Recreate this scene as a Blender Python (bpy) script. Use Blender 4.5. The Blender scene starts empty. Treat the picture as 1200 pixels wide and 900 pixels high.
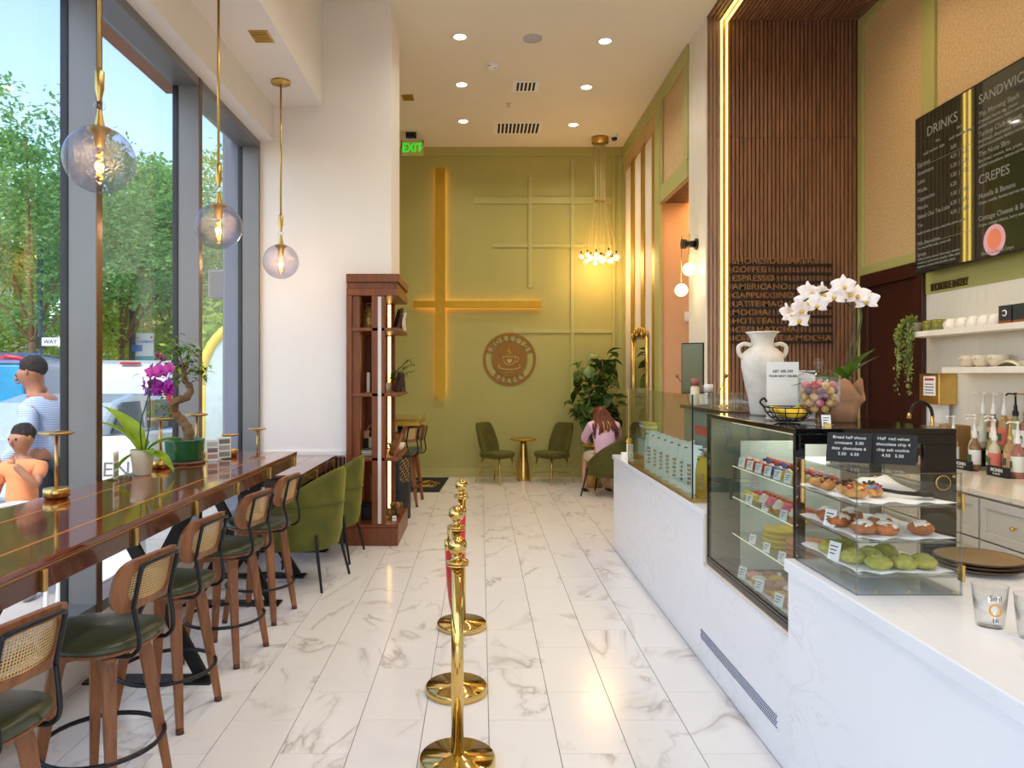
import bpy, bmesh, math, random
from mathutils import Vector, Matrix, Euler, noise
random.seed(7)
SC = bpy.context.scene
COL = SC.collection
PI = math.pi
R = math.radians

def lin(c):
    """srgb 0-255 triple -> linear rgba"""
    o = []
    for x in c:
        x = x / 255.0
        o.append(x / 12.92 if x <= .04045 else ((x + .055) / 1.055) ** 2.4)
    return (o[0], o[1], o[2], 1.0)

# ------------------------------------------------------------------ camera
# photograph pixel (u,v) of a point (X,Y,Z):  u = 563 + 850 X/Y,  v = 438 - 850 (Z-1.65)/Y
CAMH, F, U0, V0 = 1.65, 850.0, 563.0, 438.0
cam_d = bpy.data.cameras.new('camera')
cam = bpy.data.objects.new('camera', cam_d)
COL.objects.link(cam)
cam.location = (0, 0, CAMH)
cam.rotation_euler = (R(90), 0, 0)
cam_d.sensor_width = 36
cam_d.lens = 36 * F / 1200
cam_d.shift_x = (600 - U0) / 1200
cam_d.shift_y = (V0 - 450) / 1200
cam_d.clip_end = 300
SC.camera = cam

# ------------------------------------------------------------------ light
SC.view_settings.view_transform = 'Standard'
SC.view_settings.look = 'None'
SC.view_settings.exposure = 0.0
SC.view_settings.gamma = 1.0
SC.view_settings.use_curve_mapping = False
SC.cycles.transparent_max_bounces = 32
W = bpy.data.worlds.new('world')
SC.world = W
W.use_nodes = True
wn = W.node_tree
bg = wn.nodes['Background']
sky = wn.nodes.new('ShaderNodeTexSky')
sky.sky_type = 'NISHITA'
sky.sun_disc = False
sky.sun_elevation = R(52)
sky.sun_rotation = R(200)
sky.air_density = 1.0
sky.dust_density = 1.2
sky.ozone_density = 1.5
wn.links.new(sky.outputs[0], bg.inputs[0])
bg.inputs[1].default_value = 0.5
sun_d = bpy.data.lights.new('sun', 'SUN')
sun_d.energy = 2.2
sun_d.angle = R(0.6)
sun_d.color = (1.0, .95, .86)
sun = bpy.data.objects.new('sun', sun_d)
COL.objects.link(sun)
sun.rotation_euler = Vector((.10, .50, -.86)).to_track_quat('-Z', 'Y').to_euler()
sun.location = (0, 0, 12)
DOWNLIGHT_W = 5.8
PENDANT_W = 4.0
BAR_W = 60.0

# ------------------------------------------------------------------ helpers
def P(u, v, d):
    return Vector(((u - U0) / F * d, d, CAMH - (v - V0) / F * d))

class MB:
    def __init__(s):
        s.v = []; s.f = []; s.s = []
    def add(s, v, f, smooth=False, M=None):
        o = len(s.v)
        for p in v:
            p = Vector(p)
            s.v.append(M @ p if M is not None else p)
        for q in f:
            s.f.append([i + o for i in q]); s.s.append(smooth)
        return s
    def box(s, x0, x1, y0, y1, z0, z1, M=None):
        v = [(x0,y0,z0),(x1,y0,z0),(x1,y1,z0),(x0,y1,z0),(x0,y0,z1),(x1,y0,z1),(x1,y1,z1),(x0,y1,z1)]
        return s.add(v, [(0,3,2,1),(4,5,6,7),(0,1,5,4),(1,2,6,5),(2,3,7,6),(3,0,4,7)], False, M)
    def cbox(s, c, d, rot=(0,0,0)):
        M = Matrix.Translation(c) @ Euler(rot).to_matrix().to_4x4()
        return s.box(-d[0]/2, d[0]/2, -d[1]/2, d[1]/2, -d[2]/2, d[2]/2, M)
    def cyl(s, p0, p1, r0, r1=None, n=16, caps=True, smooth=True):
        return s.tube([p0, p1], [r0, r0 if r1 is None else r1], n, caps=caps, smooth=smooth)
    def tube(s, pts, r, n=8, closed=False, caps=True, smooth=True, flat=None):
        pts = [Vector(p) for p in pts]
        m = len(pts)
        rr = r if isinstance(r, (list, tuple)) else [r] * m
        T = []
        for i in range(m):
            if closed: d = pts[(i+1) % m] - pts[i-1]
            elif i == 0: d = pts[1] - pts[0]
            elif i == m-1: d = pts[-1] - pts[-2]
            else: d = (pts[i+1]-pts[i]).normalized() + (pts[i]-pts[i-1]).normalized()
            T.append(d.normalized() if d.length > 1e-9 else Vector((0,0,1)))
        u = T[0].orthogonal().normalized()
        if abs(T[0].z) < .9:
            u = T[0].cross(Vector((0,0,1))).normalized()
        v = []
        for i in range(m):
            u = (u - T[i] * u.dot(T[i]))
            u = u.normalized() if u.length > 1e-6 else T[i].orthogonal().normalized()
            w = T[i].cross(u)
            for k in range(n):
                a = 2*PI*(k+.5)/n
                fx, fy = (1, 1) if flat is None else flat
                v.append(pts[i] + (u*math.cos(a)*fx + w*math.sin(a)*fy) * rr[i])
        f = []
        for i in range(m if closed else m-1):
            j = (i+1) % m
            for k in range(n):
                l = (k+1) % n
                f.append((i*n+k, i*n+l, j*n+l, j*n+k))
        s.add(v, f, smooth)
        if caps and not closed:
            o = len(s.v) - len(v)
            s.f.append([o+k for k in range(n)][::-1]); s.s.append(False)
            s.f.append([o+(m-1)*n+k for k in range(n)]); s.s.append(False)
        return s
    def lathe(s, prof, n=24, o=(0,0,0), smooth=True, M=None, a0=0, a1=2*PI, sx=1, sy=1):
        v = []; m = len(prof); full = abs(a1-a0-2*PI) < 1e-6
        nn = n if full else n+1
        for r, z in prof:
            for k in range(nn):
                a = a0 + (a1-a0)*k/n
                v.append((o[0]+r*math.cos(a)*sx, o[1]+r*math.sin(a)*sy, o[2]+z))
        f = []
        for i in range(m-1):
            for k in range(n):
                l = (k+1) % nn
                f.append((i*nn+k, i*nn+l, (i+1)*nn+l, (i+1)*nn+k))
        return s.add(v, f, smooth, M)
    def ball(s, c, r, sc=(1,1,1), nu=16, nv=10, M=None):
        v = [Vector((c[0], c[1], c[2]-r*sc[2]))]
        for i in range(1, nv):
            t = -PI/2 + PI*i/nv
            for k in range(nu):
                a = 2*PI*k/nu
                v.append(Vector((c[0]+r*sc[0]*math.cos(t)*math.cos(a), c[1]+r*sc[1]*math.cos(t)*math.sin(a), c[2]+r*sc[2]*math.sin(t))))
        v.append(Vector((c[0], c[1], c[2]+r*sc[2])))
        f = []
        for k in range(nu):
            l = (k+1) % nu
            f.append((0, 1+l, 1+k))
            for i in range(nv-2):
                a = 1+i*nu
                f.append((a+k, a+l, a+nu+l, a+nu+k))
            a = 1+(nv-2)*nu
            f.append((a+k, a+l, len(v)-1))
        return s.add(v, f, True, M)
    def prism(s, poly, lo, hi, axis='z', smooth=False, M=None):
        n = len(poly)
        def pt(a, b, h):
            return (a,b,h) if axis == 'z' else ((h,a,b) if axis == 'x' else (a,h,b))
        v = [pt(a,b,lo) for a,b in poly] + [pt(a,b,hi) for a,b in poly]
        f = [list(range(n))[::-1], list(range(n, 2*n))]
        o = len(s.v)
        s.add(v, f, False, M)
        for k in range(n):
            l = (k+1) % n
            s.f.append([o+k, o+l, o+n+l, o+n+k]); s.s.append(smooth)
        return s
    def grid(s, rows, smooth=True, closed=False):
        m = len(rows); n = len(rows[0])
        f = []
        for i in range(m-1):
            for k in range(n if closed else n-1):
                l = (k+1) % n
                f.append((i*n+k, i*n+l, (i+1)*n+l, (i+1)*n+k))
        return s.add([p for r in rows for p in r], f, smooth)
    def mesh(s, name):
        me = bpy.data.meshes.new(name)
        me.from_pydata([tuple(p) for p in s.v], [], s.f)
        me.polygons.foreach_set('use_smooth', s.s)
        me.update()
        return me
    def build(s, name, mat, parent=None, bevel=0, seg=2, sub=0, solid=0, loc=None, fix=True):
        me = s.mesh(name)
        if fix:
            bm = bmesh.new(); bm.from_mesh(me)
            bmesh.ops.recalc_face_normals(bm, faces=bm.faces)
            bm.to_mesh(me); bm.free()
        if mat is not None: me.materials.append(mat)
        o = link(name, me, parent)
        if loc is not None: o.location = loc
        if solid:
            m = o.modifiers.new('solid', 'SOLIDIFY'); m.thickness = solid; m.offset = 0
        if bevel:
            m = o.modifiers.new('bevel', 'BEVEL'); m.width = bevel; m.segments = seg; m.limit_method = 'ANGLE'; m.angle_limit = R(35)
        if sub:
            m = o.modifiers.new('sub', 'SUBSURF'); m.levels = sub; m.render_levels = sub
        return o

def link(name, data, parent=None):
    o = bpy.data.objects.new(name, data)
    COL.objects.link(o)
    if parent is not None: o.parent = parent
    return o
def tag(o, label=None, cat=None, group=None, kind=None):
    if label: o['label'] = label
    if cat: o['category'] = cat
    if group: o['group'] = group
    if kind: o['kind'] = kind
    return o
def thing(name, label, cat, loc=(0,0,0), rz=0, group=None):
    o = link(name, None)
    o.empty_display_size = .05
    o.location = loc; o.rotation_euler = (0, 0, rz)
    return tag(o, label, cat, group)
def setting(name, loc=(0,0,0)):
    o = link(name, None); o.location = loc; o['kind'] = 'structure'
    return o
def struct(name, mb, mat, parent=None, **k):
    o = mb.build(name, mat, parent, **k)
    if parent is None: o['kind'] = 'structure'
    return o
def copy_tree(o, parent=None):
    c = o.copy(); COL.objects.link(c)
    if parent is not None: c.parent = parent
    for ch in list(o.children): copy_tree(ch, c)
    return c
def place(src, first, loc, rz, label, group=None):
    """first use moves the source itself, later uses copy it"""
    o = src if first else copy_tree(src)
    o.location = loc; o.rotation_euler = (0, 0, rz)
    return tag(o, label, None, group)
def text(body, size, mat, parent, loc, rot, name='lettering', ext=.001, align='LEFT', bold=0, sx=1, label=None):
    cu = bpy.data.curves.new('t', 'FONT')
    cu.body = body; cu.size = size; cu.extrude = ext; cu.align_x = align; cu.offset = bold; cu.resolution_u = 3
    t = bpy.data.objects.new('t', cu)
    me = bpy.data.meshes.new_from_object(t)
    bpy.data.objects.remove(t); bpy.data.curves.remove(cu)
    me.materials.clear(); me.materials.append(mat)
    o = link(name, me, parent)
    o.location = loc; o.rotation_euler = rot; o.scale = (sx, 1, 1)
    if label: o['label'] = label
    if name == 'lettering': o['kind'] = 'stuff'
    return o
FRONT = (R(90), 0, 0)          # lettering that faces the camera (-Y)
ONRIGHT = (R(90), 0, R(-90))   # lettering on a wall facing -X
def bez(pts, n=8):
    """Catmull-Rom through points"""
    pts = [Vector(p) for p in pts]
    q = [pts[0]*2-pts[1]] + pts + [pts[-1]*2-pts[-2]]
    o = []
    for i in range(1, len(q)-2):
        a, b, c, d = q[i-1:i+3]
        for k in range(n):
            t = k/n
            o.append(.5*((2*b)+(c-a)*t+(2*a-5*b+4*c-d)*t*t+(3*b-a-3*c+d)*t**3))
    o.append(pts[-1])
    return o
def rrect(w, h, r, n=5):
    o = []
    for cx, cy, a in ((w/2-r, h/2-r, 0), (-w/2+r, h/2-r, 90), (-w/2+r, -h/2+r, 180), (w/2-r, -h/2+r, 270)):
        for k in range(n+1):
            t = R(a + 90*k/n); o.append((cx+r*math.cos(t), cy+r*math.sin(t)))
    return o
def circ(r, n=24, c=(0,0)):
    return [(c[0]+r*math.cos(2*PI*k/n), c[1]+r*math.sin(2*PI*k/n)) for k in range(n)]

# ------------------------------------------------------------------ materials
def newmat(name):
    m = bpy.data.materials.new(name); m.use_nodes = True
    nt = m.node_tree
    return m, nt, nt.nodes['Principled BSDF']
def node(nt, typ, **k):
    n = nt.nodes.new(typ)
    for a, b in k.items(): setattr(n, a, b)
    return n
def coords(nt, scale=(1,1,1), out='Object', rnd=False):
    tc = node(nt, 'ShaderNodeTexCoord'); mp = node(nt, 'ShaderNodeMapping')
    mp.inputs['Scale'].default_value = scale
    nt.links.new(tc.outputs[out], mp.inputs[0])
    if rnd:
        oi = node(nt, 'ShaderNodeObjectInfo'); ml = node(nt, 'ShaderNodeMath', operation='MULTIPLY')
        ml.inputs[1].default_value = 57.0
        nt.links.new(oi.outputs['Random'], ml.inputs[0]); nt.links.new(ml.outputs[0], mp.inputs['Location'])
    return mp.outputs[0]
def ramp(nt, src, stops):
    r = node(nt, 'ShaderNodeValToRGB')
    while len(r.color_ramp.elements) < len(stops): r.color_ramp.elements.new(.5)
    for e, (p, c) in zip(r.color_ramp.elements, stops):
        e.position = p; e.color = c
    nt.links.new(src, r.inputs[0])
    return r.outputs[0]
def bump(nt, b, src, strength=.2, dist=.01):
    bn = node(nt, 'ShaderNodeBump'); bn.inputs['Strength'].default_value = strength; bn.inputs['Distance'].default_value = dist
    nt.links.new(src, bn.inputs['Height']); nt.links.new(bn.outputs[0], b.inputs['Normal'])
def plain(name, c, rough=.5, metal=0, var=.06, scale=6, bmp=0, bscale=80, sheen=0, coat=0, sss=0, spec=.5, emit=None, es=0, trans=0):
    """one colour with a slight procedural mottling"""
    m, nt, b = newmat(name)
    col = lin(c)
    nz = node(nt, 'ShaderNodeTexNoise'); nz.inputs['Scale'].default_value = scale; nz.inputs['Detail'].default_value = 4
    nt.links.new(coords(nt), nz.inputs[0])
    lo = tuple(x*(1-var) for x in col[:3]) + (1,); hi = tuple(min(1, x*(1+var)) for x in col[:3]) + (1,)
    nt.links.new(ramp(nt, nz.outputs[0], [(.3, lo), (.7, hi)]), b.inputs['Base Color'])
    b.inputs['Roughness'].default_value = rough; b.inputs['Metallic'].default_value = metal
    b.inputs['Specular IOR Level'].default_value = spec
    b.inputs['Sheen Weight'].default_value = sheen; b.inputs['Coat Weight'].default_value = coat
    if sss:
        b.inputs['Subsurface Weight'].default_value = sss; b.inputs['Subsurface Radius'].default_value = (.01, .006, .004)
    if emit:
        b.inputs['Emission Color'].default_value = lin(emit); b.inputs['Emission Strength'].default_value = es
    if trans:
        b.inputs['Transmission Weight'].default_value = trans
    if bmp:
        n2 = node(nt, 'ShaderNodeTexNoise'); n2.inputs['Scale'].default_value = bscale; n2.inputs['Detail'].default_value = 3
        nt.links.new(coords(nt), n2.inputs[0]); bump(nt, b, n2.outputs[0], bmp)
    return m
def wood(name, c0, c1, rough=.4, axis='z', scale=1, coat=0):
    m, nt, b = newmat(name)
    sc = {'z': (14,14,1.2), 'x': (1.2,14,14), 'y': (14,1.2,14)}[axis]
    nz = node(nt, 'ShaderNodeTexNoise'); nz.inputs['Scale'].default_value = 1.6*scale; nz.inputs['Detail'].default_value = 7; nz.inputs['Distortion'].default_value = 1.2
    nt.links.new(coords(nt, sc, rnd=True), nz.inputs[0])
    nt.links.new(ramp(nt, nz.outputs[0], [(.3, lin(c0)), (.68, lin(c1))]), b.inputs['Base Color'])
    b.inputs['Roughness'].default_value = rough; b.inputs['Coat Weight'].default_value = coat; b.inputs['Coat Roughness'].default_value = .05
    bump(nt, b, nz.outputs[0], .04, .002)
    return m
def stone(name, base, vein, vs=1.6, width=.018, rough=.18, rnd=True, mott=.03, amount=1.0):
    m, nt, b = newmat(name)
    co = coords(nt, (1,.55,1), rnd=rnd)
    nz = node(nt, 'ShaderNodeTexNoise'); nz.inputs['Scale'].default_value = vs; nz.inputs['Detail'].default_value = 5; nz.inputs['Roughness'].default_value = .55; nz.inputs['Distortion'].default_value = .9
    nt.links.new(co, nz.inputs[0])
    sub = node(nt, 'ShaderNodeMath', operation='SUBTRACT'); sub.inputs[1].default_value = .5
    ab = node(nt, 'ShaderNodeMath', operation='ABSOLUTE')
    nt.links.new(nz.outputs[0], sub.inputs[0]); nt.links.new(sub.outputs[0], ab.inputs[0])
    mask = ramp(nt, ab.outputs[0], [(0, (1,1,1,1)), (width, (.35,.35,.35,1)), (width*3.2, (0,0,0,1))])
    n2 = node(nt, 'ShaderNodeTexNoise'); n2.inputs['Scale'].default_value = 2.3; n2.inputs['Detail'].default_value = 3
    nt.links.new(co, n2.inputs[0])
    pres = ramp(nt, n2.outputs[0], [(.42, (0,0,0,1)), (.62, (amount,amount,amount,1))])
    ml = node(nt, 'ShaderNodeMath', operation='MULTIPLY')
    nt.links.new(mask, ml.inputs[0]); nt.links.new(pres, ml.inputs[1])
    bs = lin(base)
    bcol = ramp(nt, n2.outputs[0], [(.3, tuple(x*(1-mott) for x in bs[:3])+(1,)), (.7, bs)])
    mx = node(nt, 'ShaderNodeMixRGB'); mx.inputs[2].default_value = lin(vein)
    nt.links.new(ml.outputs[0], mx.inputs[0]); nt.links.new(bcol, mx.inputs[1])
    nt.links.new(mx.outputs[0], b.inputs['Base Color'])
    b.inputs['Roughness'].default_value = rough
    return m
def pane(name, tint=(245,250,248), refl=1.0, rough=0.0, ior=1.5, seed=0):
    """thin clear sheet: see-through plus a fresnel mirror"""
    m = bpy.data.materials.new(name); m.use_nodes = True
    nt = m.node_tree; nt.nodes.clear()
    out = node(nt, 'ShaderNodeOutputMaterial'); mx = node(nt, 'ShaderNodeMixShader')
    tr = node(nt, 'ShaderNodeBsdfTransparent'); tr.inputs[0].default_value = lin(tint)
    gl = node(nt, 'ShaderNodeBsdfGlossy'); gl.inputs['Roughness'].default_value = rough
    lw = node(nt, 'ShaderNodeLayerWeight'); lw.inputs[0].default_value = .5
    pw = node(nt, 'ShaderNodeMath', operation='POWER'); pw.inputs[1].default_value = 5.0
    fr = node(nt, 'ShaderNodeMath', operation='MULTIPLY_ADD'); f0 = ((ior-1)/(ior+1))**2
    fr.inputs[1].default_value = 1-f0; fr.inputs[2].default_value = f0
    nt.links.new(lw.outputs['Facing'], pw.inputs[0]); nt.links.new(pw.outputs[0], fr.inputs[0])
    nz = node(nt, 'ShaderNodeTexNoise'); nz.inputs['Scale'].default_value = seed or 3.0
    nt.links.new(coords(nt), nz.inputs[0])
    bn = node(nt, 'ShaderNodeBump'); bn.inputs['Strength'].default_value = .5 if seed else .01; bn.inputs['Distance'].default_value = .01
    nt.links.new(nz.outputs[0], bn.inputs['Height']); nt.links.new(bn.outputs[0], gl.inputs['Normal'])
    ml = node(nt, 'ShaderNodeMath', operation='MULTIPLY'); ml.inputs[1].default_value = refl
    nt.links.new(fr.outputs[0], ml.inputs[0]); nt.links.new(ml.outputs[0], mx.inputs[0])
    nt.links.new(tr.outputs[0], mx.inputs[1]); nt.links.new(gl.outputs[0], mx.inputs[2])
    nt.links.new(mx.outputs[0], out.inputs[0])
    return m
def glow(name, c, s):
    m, nt, b = newmat(name)
    b.inputs['Base Color'].default_value = lin(c)
    b.inputs['Emission Color'].default_value = lin(c); b.inputs['Emission Strength'].default_value = s
    return m
def leafmat(name, c0, c1, rough=.45, trans=.35):
    m, nt, b = newmat(name)
    nz = node(nt, 'ShaderNodeTexNoise'); nz.inputs['Scale'].default_value = 9
    nt.links.new(coords(nt, rnd=True), nz.inputs[0])
    oi = node(nt, 'ShaderNodeObjectInfo')
    ad = node(nt, 'ShaderNodeMath', operation='ADD'); nt.links.new(nz.outputs[0], ad.inputs[0])
    sb = node(nt, 'ShaderNodeMath', operation='MULTIPLY_ADD'); sb.inputs[1].default_value = .3; sb.inputs[2].default_value = -.15
    nt.links.new(oi.outputs['Random'], sb.inputs[0]); nt.links.new(sb.outputs[0], ad.inputs[1])
    col = ramp(nt, ad.outputs[0], [(.3, lin(c0)), (.7, lin(c1))])
    nt.links.new(col, b.inputs['Base Color']); b.inputs['Roughness'].default_value = rough
    tl = node(nt, 'ShaderNodeBsdfTranslucent'); nt.links.new(col, tl.inputs[0])
    mx = node(nt, 'ShaderNodeMixShader'); mx.inputs[0].default_value = trans
    out = nt.nodes['Material Output']
    nt.links.new(b.outputs[0], mx.inputs[1]); nt.links.new(tl.outputs[0], mx.inputs[2]); nt.links.new(mx.outputs[0], out.inputs[0])
    return m
def canemat():
    m, nt, b = newmat('woven_cane')
    b.inputs['Base Color'].default_value = lin((214,178,120)); b.inputs['Roughness'].default_value = .6
    co = coords(nt, (62,62,62), out='UV')
    vo = node(nt, 'ShaderNodeTexVoronoi'); vo.inputs['Scale'].default_value = 1.0; vo.inputs['Randomness'].default_value = .0
    nt.links.new(co, vo.inputs[0])
    fac = ramp(nt, vo.outputs['Distance'], [(.30, (1,1,1,1)), (.34, (0,0,0,1))])
    tr = node(nt, 'ShaderNodeBsdfTransparent'); mx = node(nt, 'ShaderNodeMixShader')
    nt.links.new(fac, mx.inputs[0]); nt.links.new(b.outputs[0], mx.inputs[1]); nt.links.new(tr.outputs[0], mx.inputs[2])
    nt.links.new(mx.outputs[0], nt.nodes['Material Output'].inputs[0])
    return m
def velvet(name, c0, c1):
    m, nt, b = newmat(name)
    nz = node(nt, 'ShaderNodeTexNoise'); nz.inputs['Scale'].default_value = 5; nz.inputs['Detail'].default_value = 5
    nt.links.new(coords(nt), nz.inputs[0])
    nt.links.new(ramp(nt, nz.outputs[0], [(.3, lin(c0)), (.7, lin(c1))]), b.inputs['Base Color'])
    b.inputs['Roughness'].default_value = .75; b.inputs['Sheen Weight'].default_value = .6; b.inputs['Sheen Roughness'].default_value = .4
    b.inputs['Sheen Tint'].default_value = lin((170,170,70))
    n2 = node(nt, 'ShaderNodeTexNoise'); n2.inputs['Scale'].default_value = 220
    nt.links.new(coords(nt), n2.inputs[0]); bump(nt, b, n2.outputs[0], .15, .003)
    return m
def tilemat():
    """white wall with an embossed leaf pattern"""
    m, nt, b = newmat('embossed_white')
    b.inputs['Base Color'].default_value = lin((236,230,218)); b.inputs['Roughness'].default_value = .25
    vo = node(nt, 'ShaderNodeTexVoronoi'); vo.inputs['Scale'].default_value = 1.0
    nt.links.new(coords(nt, (9,9,4.5)), vo.inputs[0])
    wv = node(nt, 'ShaderNodeTexWave'); wv.inputs['Scale'].default_value = 6; wv.inputs['Distortion'].default_value = 6
    nt.links.new(coords(nt, (2,2,.8)), wv.inputs[0])
    ad = node(nt, 'ShaderNodeMath', operation='ADD')
    nt.links.new(vo.outputs['Distance'], ad.inputs[0]); nt.links.new(wv.outputs[0], ad.inputs[1])
    bump(nt, b, ad.outputs[0], .14, .012)
    return m

M = {}
M['white'] = plain('white_paint', (236,230,222), .6, var=.02, scale=1.5)
M['ceil'] = plain('ceiling_paint', (232,224,208), .7, var=.02, scale=1.2)
M['green'] = plain('green_paint', (172,168,96), .55, var=.05, scale=1.2)
M['green2'] = plain('green_trim_paint', (178,176,108), .5, var=.04, scale=2)
M['paper'] = plain('beige_wallpaper', (204,174,128), .8, var=.16, scale=48, bmp=.1, bscale=90)
M['peach'] = plain('peach_wall', (222,170,128), .7, var=.03)
M['brass'] = plain('brass', (208,172,98), .28, 1, var=.08, scale=20)
M['brass2'] = plain('polished_brass', (216,182,106), .10, 1, var=.05, scale=10)
M['goldpaint'] = plain('gold_paint', (186,146,40), .38, .6, var=.06, scale=8)
M['black'] = plain('black_metal', (24,24,27), .4, .3, var=.1)
M['blackgloss'] = plain('black_gloss', (14,14,15), .08, 0, var=.1)
M['mull'] = plain('grey_aluminium', (122,122,122), .4, .3, var=.04, scale=2)
M['mulldark'] = plain('dark_bronze_aluminium', (104,78,52), .3, .6, var=.05)
M['glass'] = pane('window_glass', (252,253,253), .9)
M['acrylic'] = pane('clear_acrylic', (252,253,252), .75, 0, 1.45)
M['caseglass'] = pane('display_glass', (244,249,246), 1.0, 0, 1.5)
M['jarglass'] = pane('jar_glass', (252,253,253), 1.3, .02, 1.6)
M['globe'] = pane('seeded_globe_glass', (228,226,232), 1.0, .08, 1.9, 130)
M['tile'] = stone('marble_tile', (232,229,226), (166,156,146), 1.5, .011, .16, amount=.8)
M['grout'] = plain('grout', (120,116,112), .8)
M['quartz'] = stone('white_quartz', (240,241,244), (190,192,206), 5.5, .010, .14, rnd=False, amount=.4)
M['slat'] = wood('walnut_slat', (114,78,56), (146,104,76), .5, 'z')
M['slaty'] = wood('walnut_slat_ceiling', (114,78,56), (146,104,76), .5, 'y')
M['felt'] = plain('black_felt', (22,17,15), .95)
M['darkwood'] = wood('dark_mahogany', (44,16,8), (68,28,16), .35, 'z')
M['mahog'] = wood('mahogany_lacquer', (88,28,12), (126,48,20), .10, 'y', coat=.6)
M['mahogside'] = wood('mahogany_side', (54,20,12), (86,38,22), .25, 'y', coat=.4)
M['bookwood'] = wood('cherry_shelf_wood', (94,42,8), (130,66,16), .35, 'z')
M['legwood'] = wood('walnut_leg', (112,66,34), (154,98,56), .42, 'z')
M['leather'] = plain('green_leather', (62,66,44), .3, var=.1, bmp=.05, bscale=160)
M['cane'] = canemat()
M['velvet'] = velvet('green_velvet', (72,74,8), (102,100,18))
M['velvetd'] = velvet('dark_green_velvet', (62,62,10), (84,80,16))
M['led'] = glow('warm_led', (255,206,120), 5.0)
M['ledy'] = glow('yellow_led', (255,222,110), 5.0)
M['leddim'] = plain('led_profile_white', (214,206,200), .4)
M['bulb'] = glow('filament', (255,128,28), 16.0)
M['lampdisc'] = glow('downlight_disc', (255,246,228), 14.0)
M['opal'] = glow('opal_globe', (255,226,170), 3.2)
M['red'] = plain('red_velvet_rope', (196,14,24), .8, sheen=.5)
M['tilewall'] = tilemat()
M['cream'] = plain('cream_ceramic', (228,212,186), .3)
M['cab'] = plain('grey_cabinet_paint', (196,192,182), .45, var=.02)
M['btop'] = stone('cream_counter', (226,214,196), (196,184,168), 4, .01, .15, rnd=False)
M['paperw'] = plain('white_paper', (240,240,238), .8, var=.01)
M['ink'] = plain('ink', (38,34,34), .8)
M['chalk'] = plain('chalk', (225,225,222), .9)
M['slate'] = plain('chalkboard', (32,32,34), .85)
M['leaf'] = leafmat('green_leaf', (40,72,20), (86,120,34))
M['leafb'] = leafmat('bright_leaf', (90,140,20), (170,200,40), trans=.45)
M['figleaf'] = leafmat('fig_leaf', (44,74,26), (108,134,62), .35, .15)
M['treeleaf'] = leafmat('tree_leaf', (130,168,56), (216,222,104), .6, .5)
M['treedark'] = leafmat('dark_tree_leaf', (90,148,84), (182,214,122), .6, .55)
M['bark'] = plain('bark', (120,92,62), .85, var=.25, scale=18, bmp=.4, bscale=40)
M['soil'] = plain('soil', (66,48,34), .95, var=.3, scale=60, bmp=.5)
M['skin'] = plain('skin', (206,150,120), .5, sss=.05)
M['skind'] = plain('tanned_skin', (176,118,86), .5, sss=.05)
# ================================================================== ROOM
YB, XR, XS, ZC, YS, XG, XI, YP, YF = 11.6, 2.30, 3.855, 5.27, 7.38, -2.32, -2.15, 7.08, -2.6
# floor: slab + single tiles in running bond (joints read off the photograph)
fl = setting('floor')
struct('floor_slab', MB().box(-2.4, 4.1, YF, YB+.1, -.15, -.006), M['grout'], fl)
TW, TL = .306, .61
tile_me = MB().box(-TW/2+.0018, TW/2-.0018, -TL/2+.0011, TL/2-.0011, -.012, 0).mesh('floor_tile')
tile_me.materials.append(M['tile'])
for k in range(-8, 8):
    xc = .039 + TW*(k+.5)
    off = 4.675 if k % 2 == 0 else 4.675 - TL/2
    for j in range(-4, 13):
        y0 = off + TL*j; y1 = y0 + TL
        if y1 < 2.55: continue
        if y0 > YB - .02: continue
        if xc - TW/2 > 1.3 and y1 < 6.6: continue
        y1 = min(y1, YB)
        o = link('tile', tile_me, fl)
        o.location = (xc, (y0+y1)/2, 0); o.scale = (1, (y1-y0)/TL, 1)
struct('floor_beyond', MB().box(-2.4, 4.1, YF, 2.3, -.012, -.001).box(1.34, 4.1, 2.3, 6.6, -.012, -.001).box(2.46,4.1,6.6,YB,-.012,-.001), M['tile'], fl)
# ceiling
struct('ceiling', MB().box(-2.4, 2.30, YF, YB+.1, ZC, ZC+.15).box(2.30, 4.1, YF, YB+.1, ZC+.06, ZC+.15), M['ceil'])
# soffit and beam over the window
struct('trim_1', MB().prism([(-2.40,3.916),(-2.016,3.916),(-2.016,4.257),(-1.54,4.257),(-1.54,ZC),(-2.40,ZC)], YF, YP, 'y'), M['white'])
# back wall, crown band, raised trims
wb = struct('wall_back', MB().box(-2.6, XR+.2, YB, YB+.15, 0, ZC), M['green'])
def bx(u0, u1, v0, v1, d):
    a = P(u0, v0, d); b = P(u1, v1, d)
    return a.x, b.x, b.z, a.z
def wtrim(u0, u1, v0, v1, t=.022, mat='green2', name='trim_bar'):
    x0, x1, z0, z1 = bx(u0, u1, v0, v1, YB)
    return MB().box(x0, x1, YB-t, YB, z0, z1).build(name, M[mat], wb, bevel=.004)
MB().box(-2.6, XR, YB-.03, YB, 5.13, ZC).build('crown_band', M['green'], wb, bevel=.004)
for q in ((619,623.5,208,337),(668.5,673,187,485),(717.5,720.5,184,560),(724,729.5,184,560)): wtrim(*q)
for q in ((556,718,231,239),(577,718,286,290),(601,718,386,390.5)): wtrim(*q, t=.018)
struct('baseboard_back', MB().box(-2.6, XR-.06, YB-.02, YB, 0, .14), M['green2'], bevel=.004)
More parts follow.
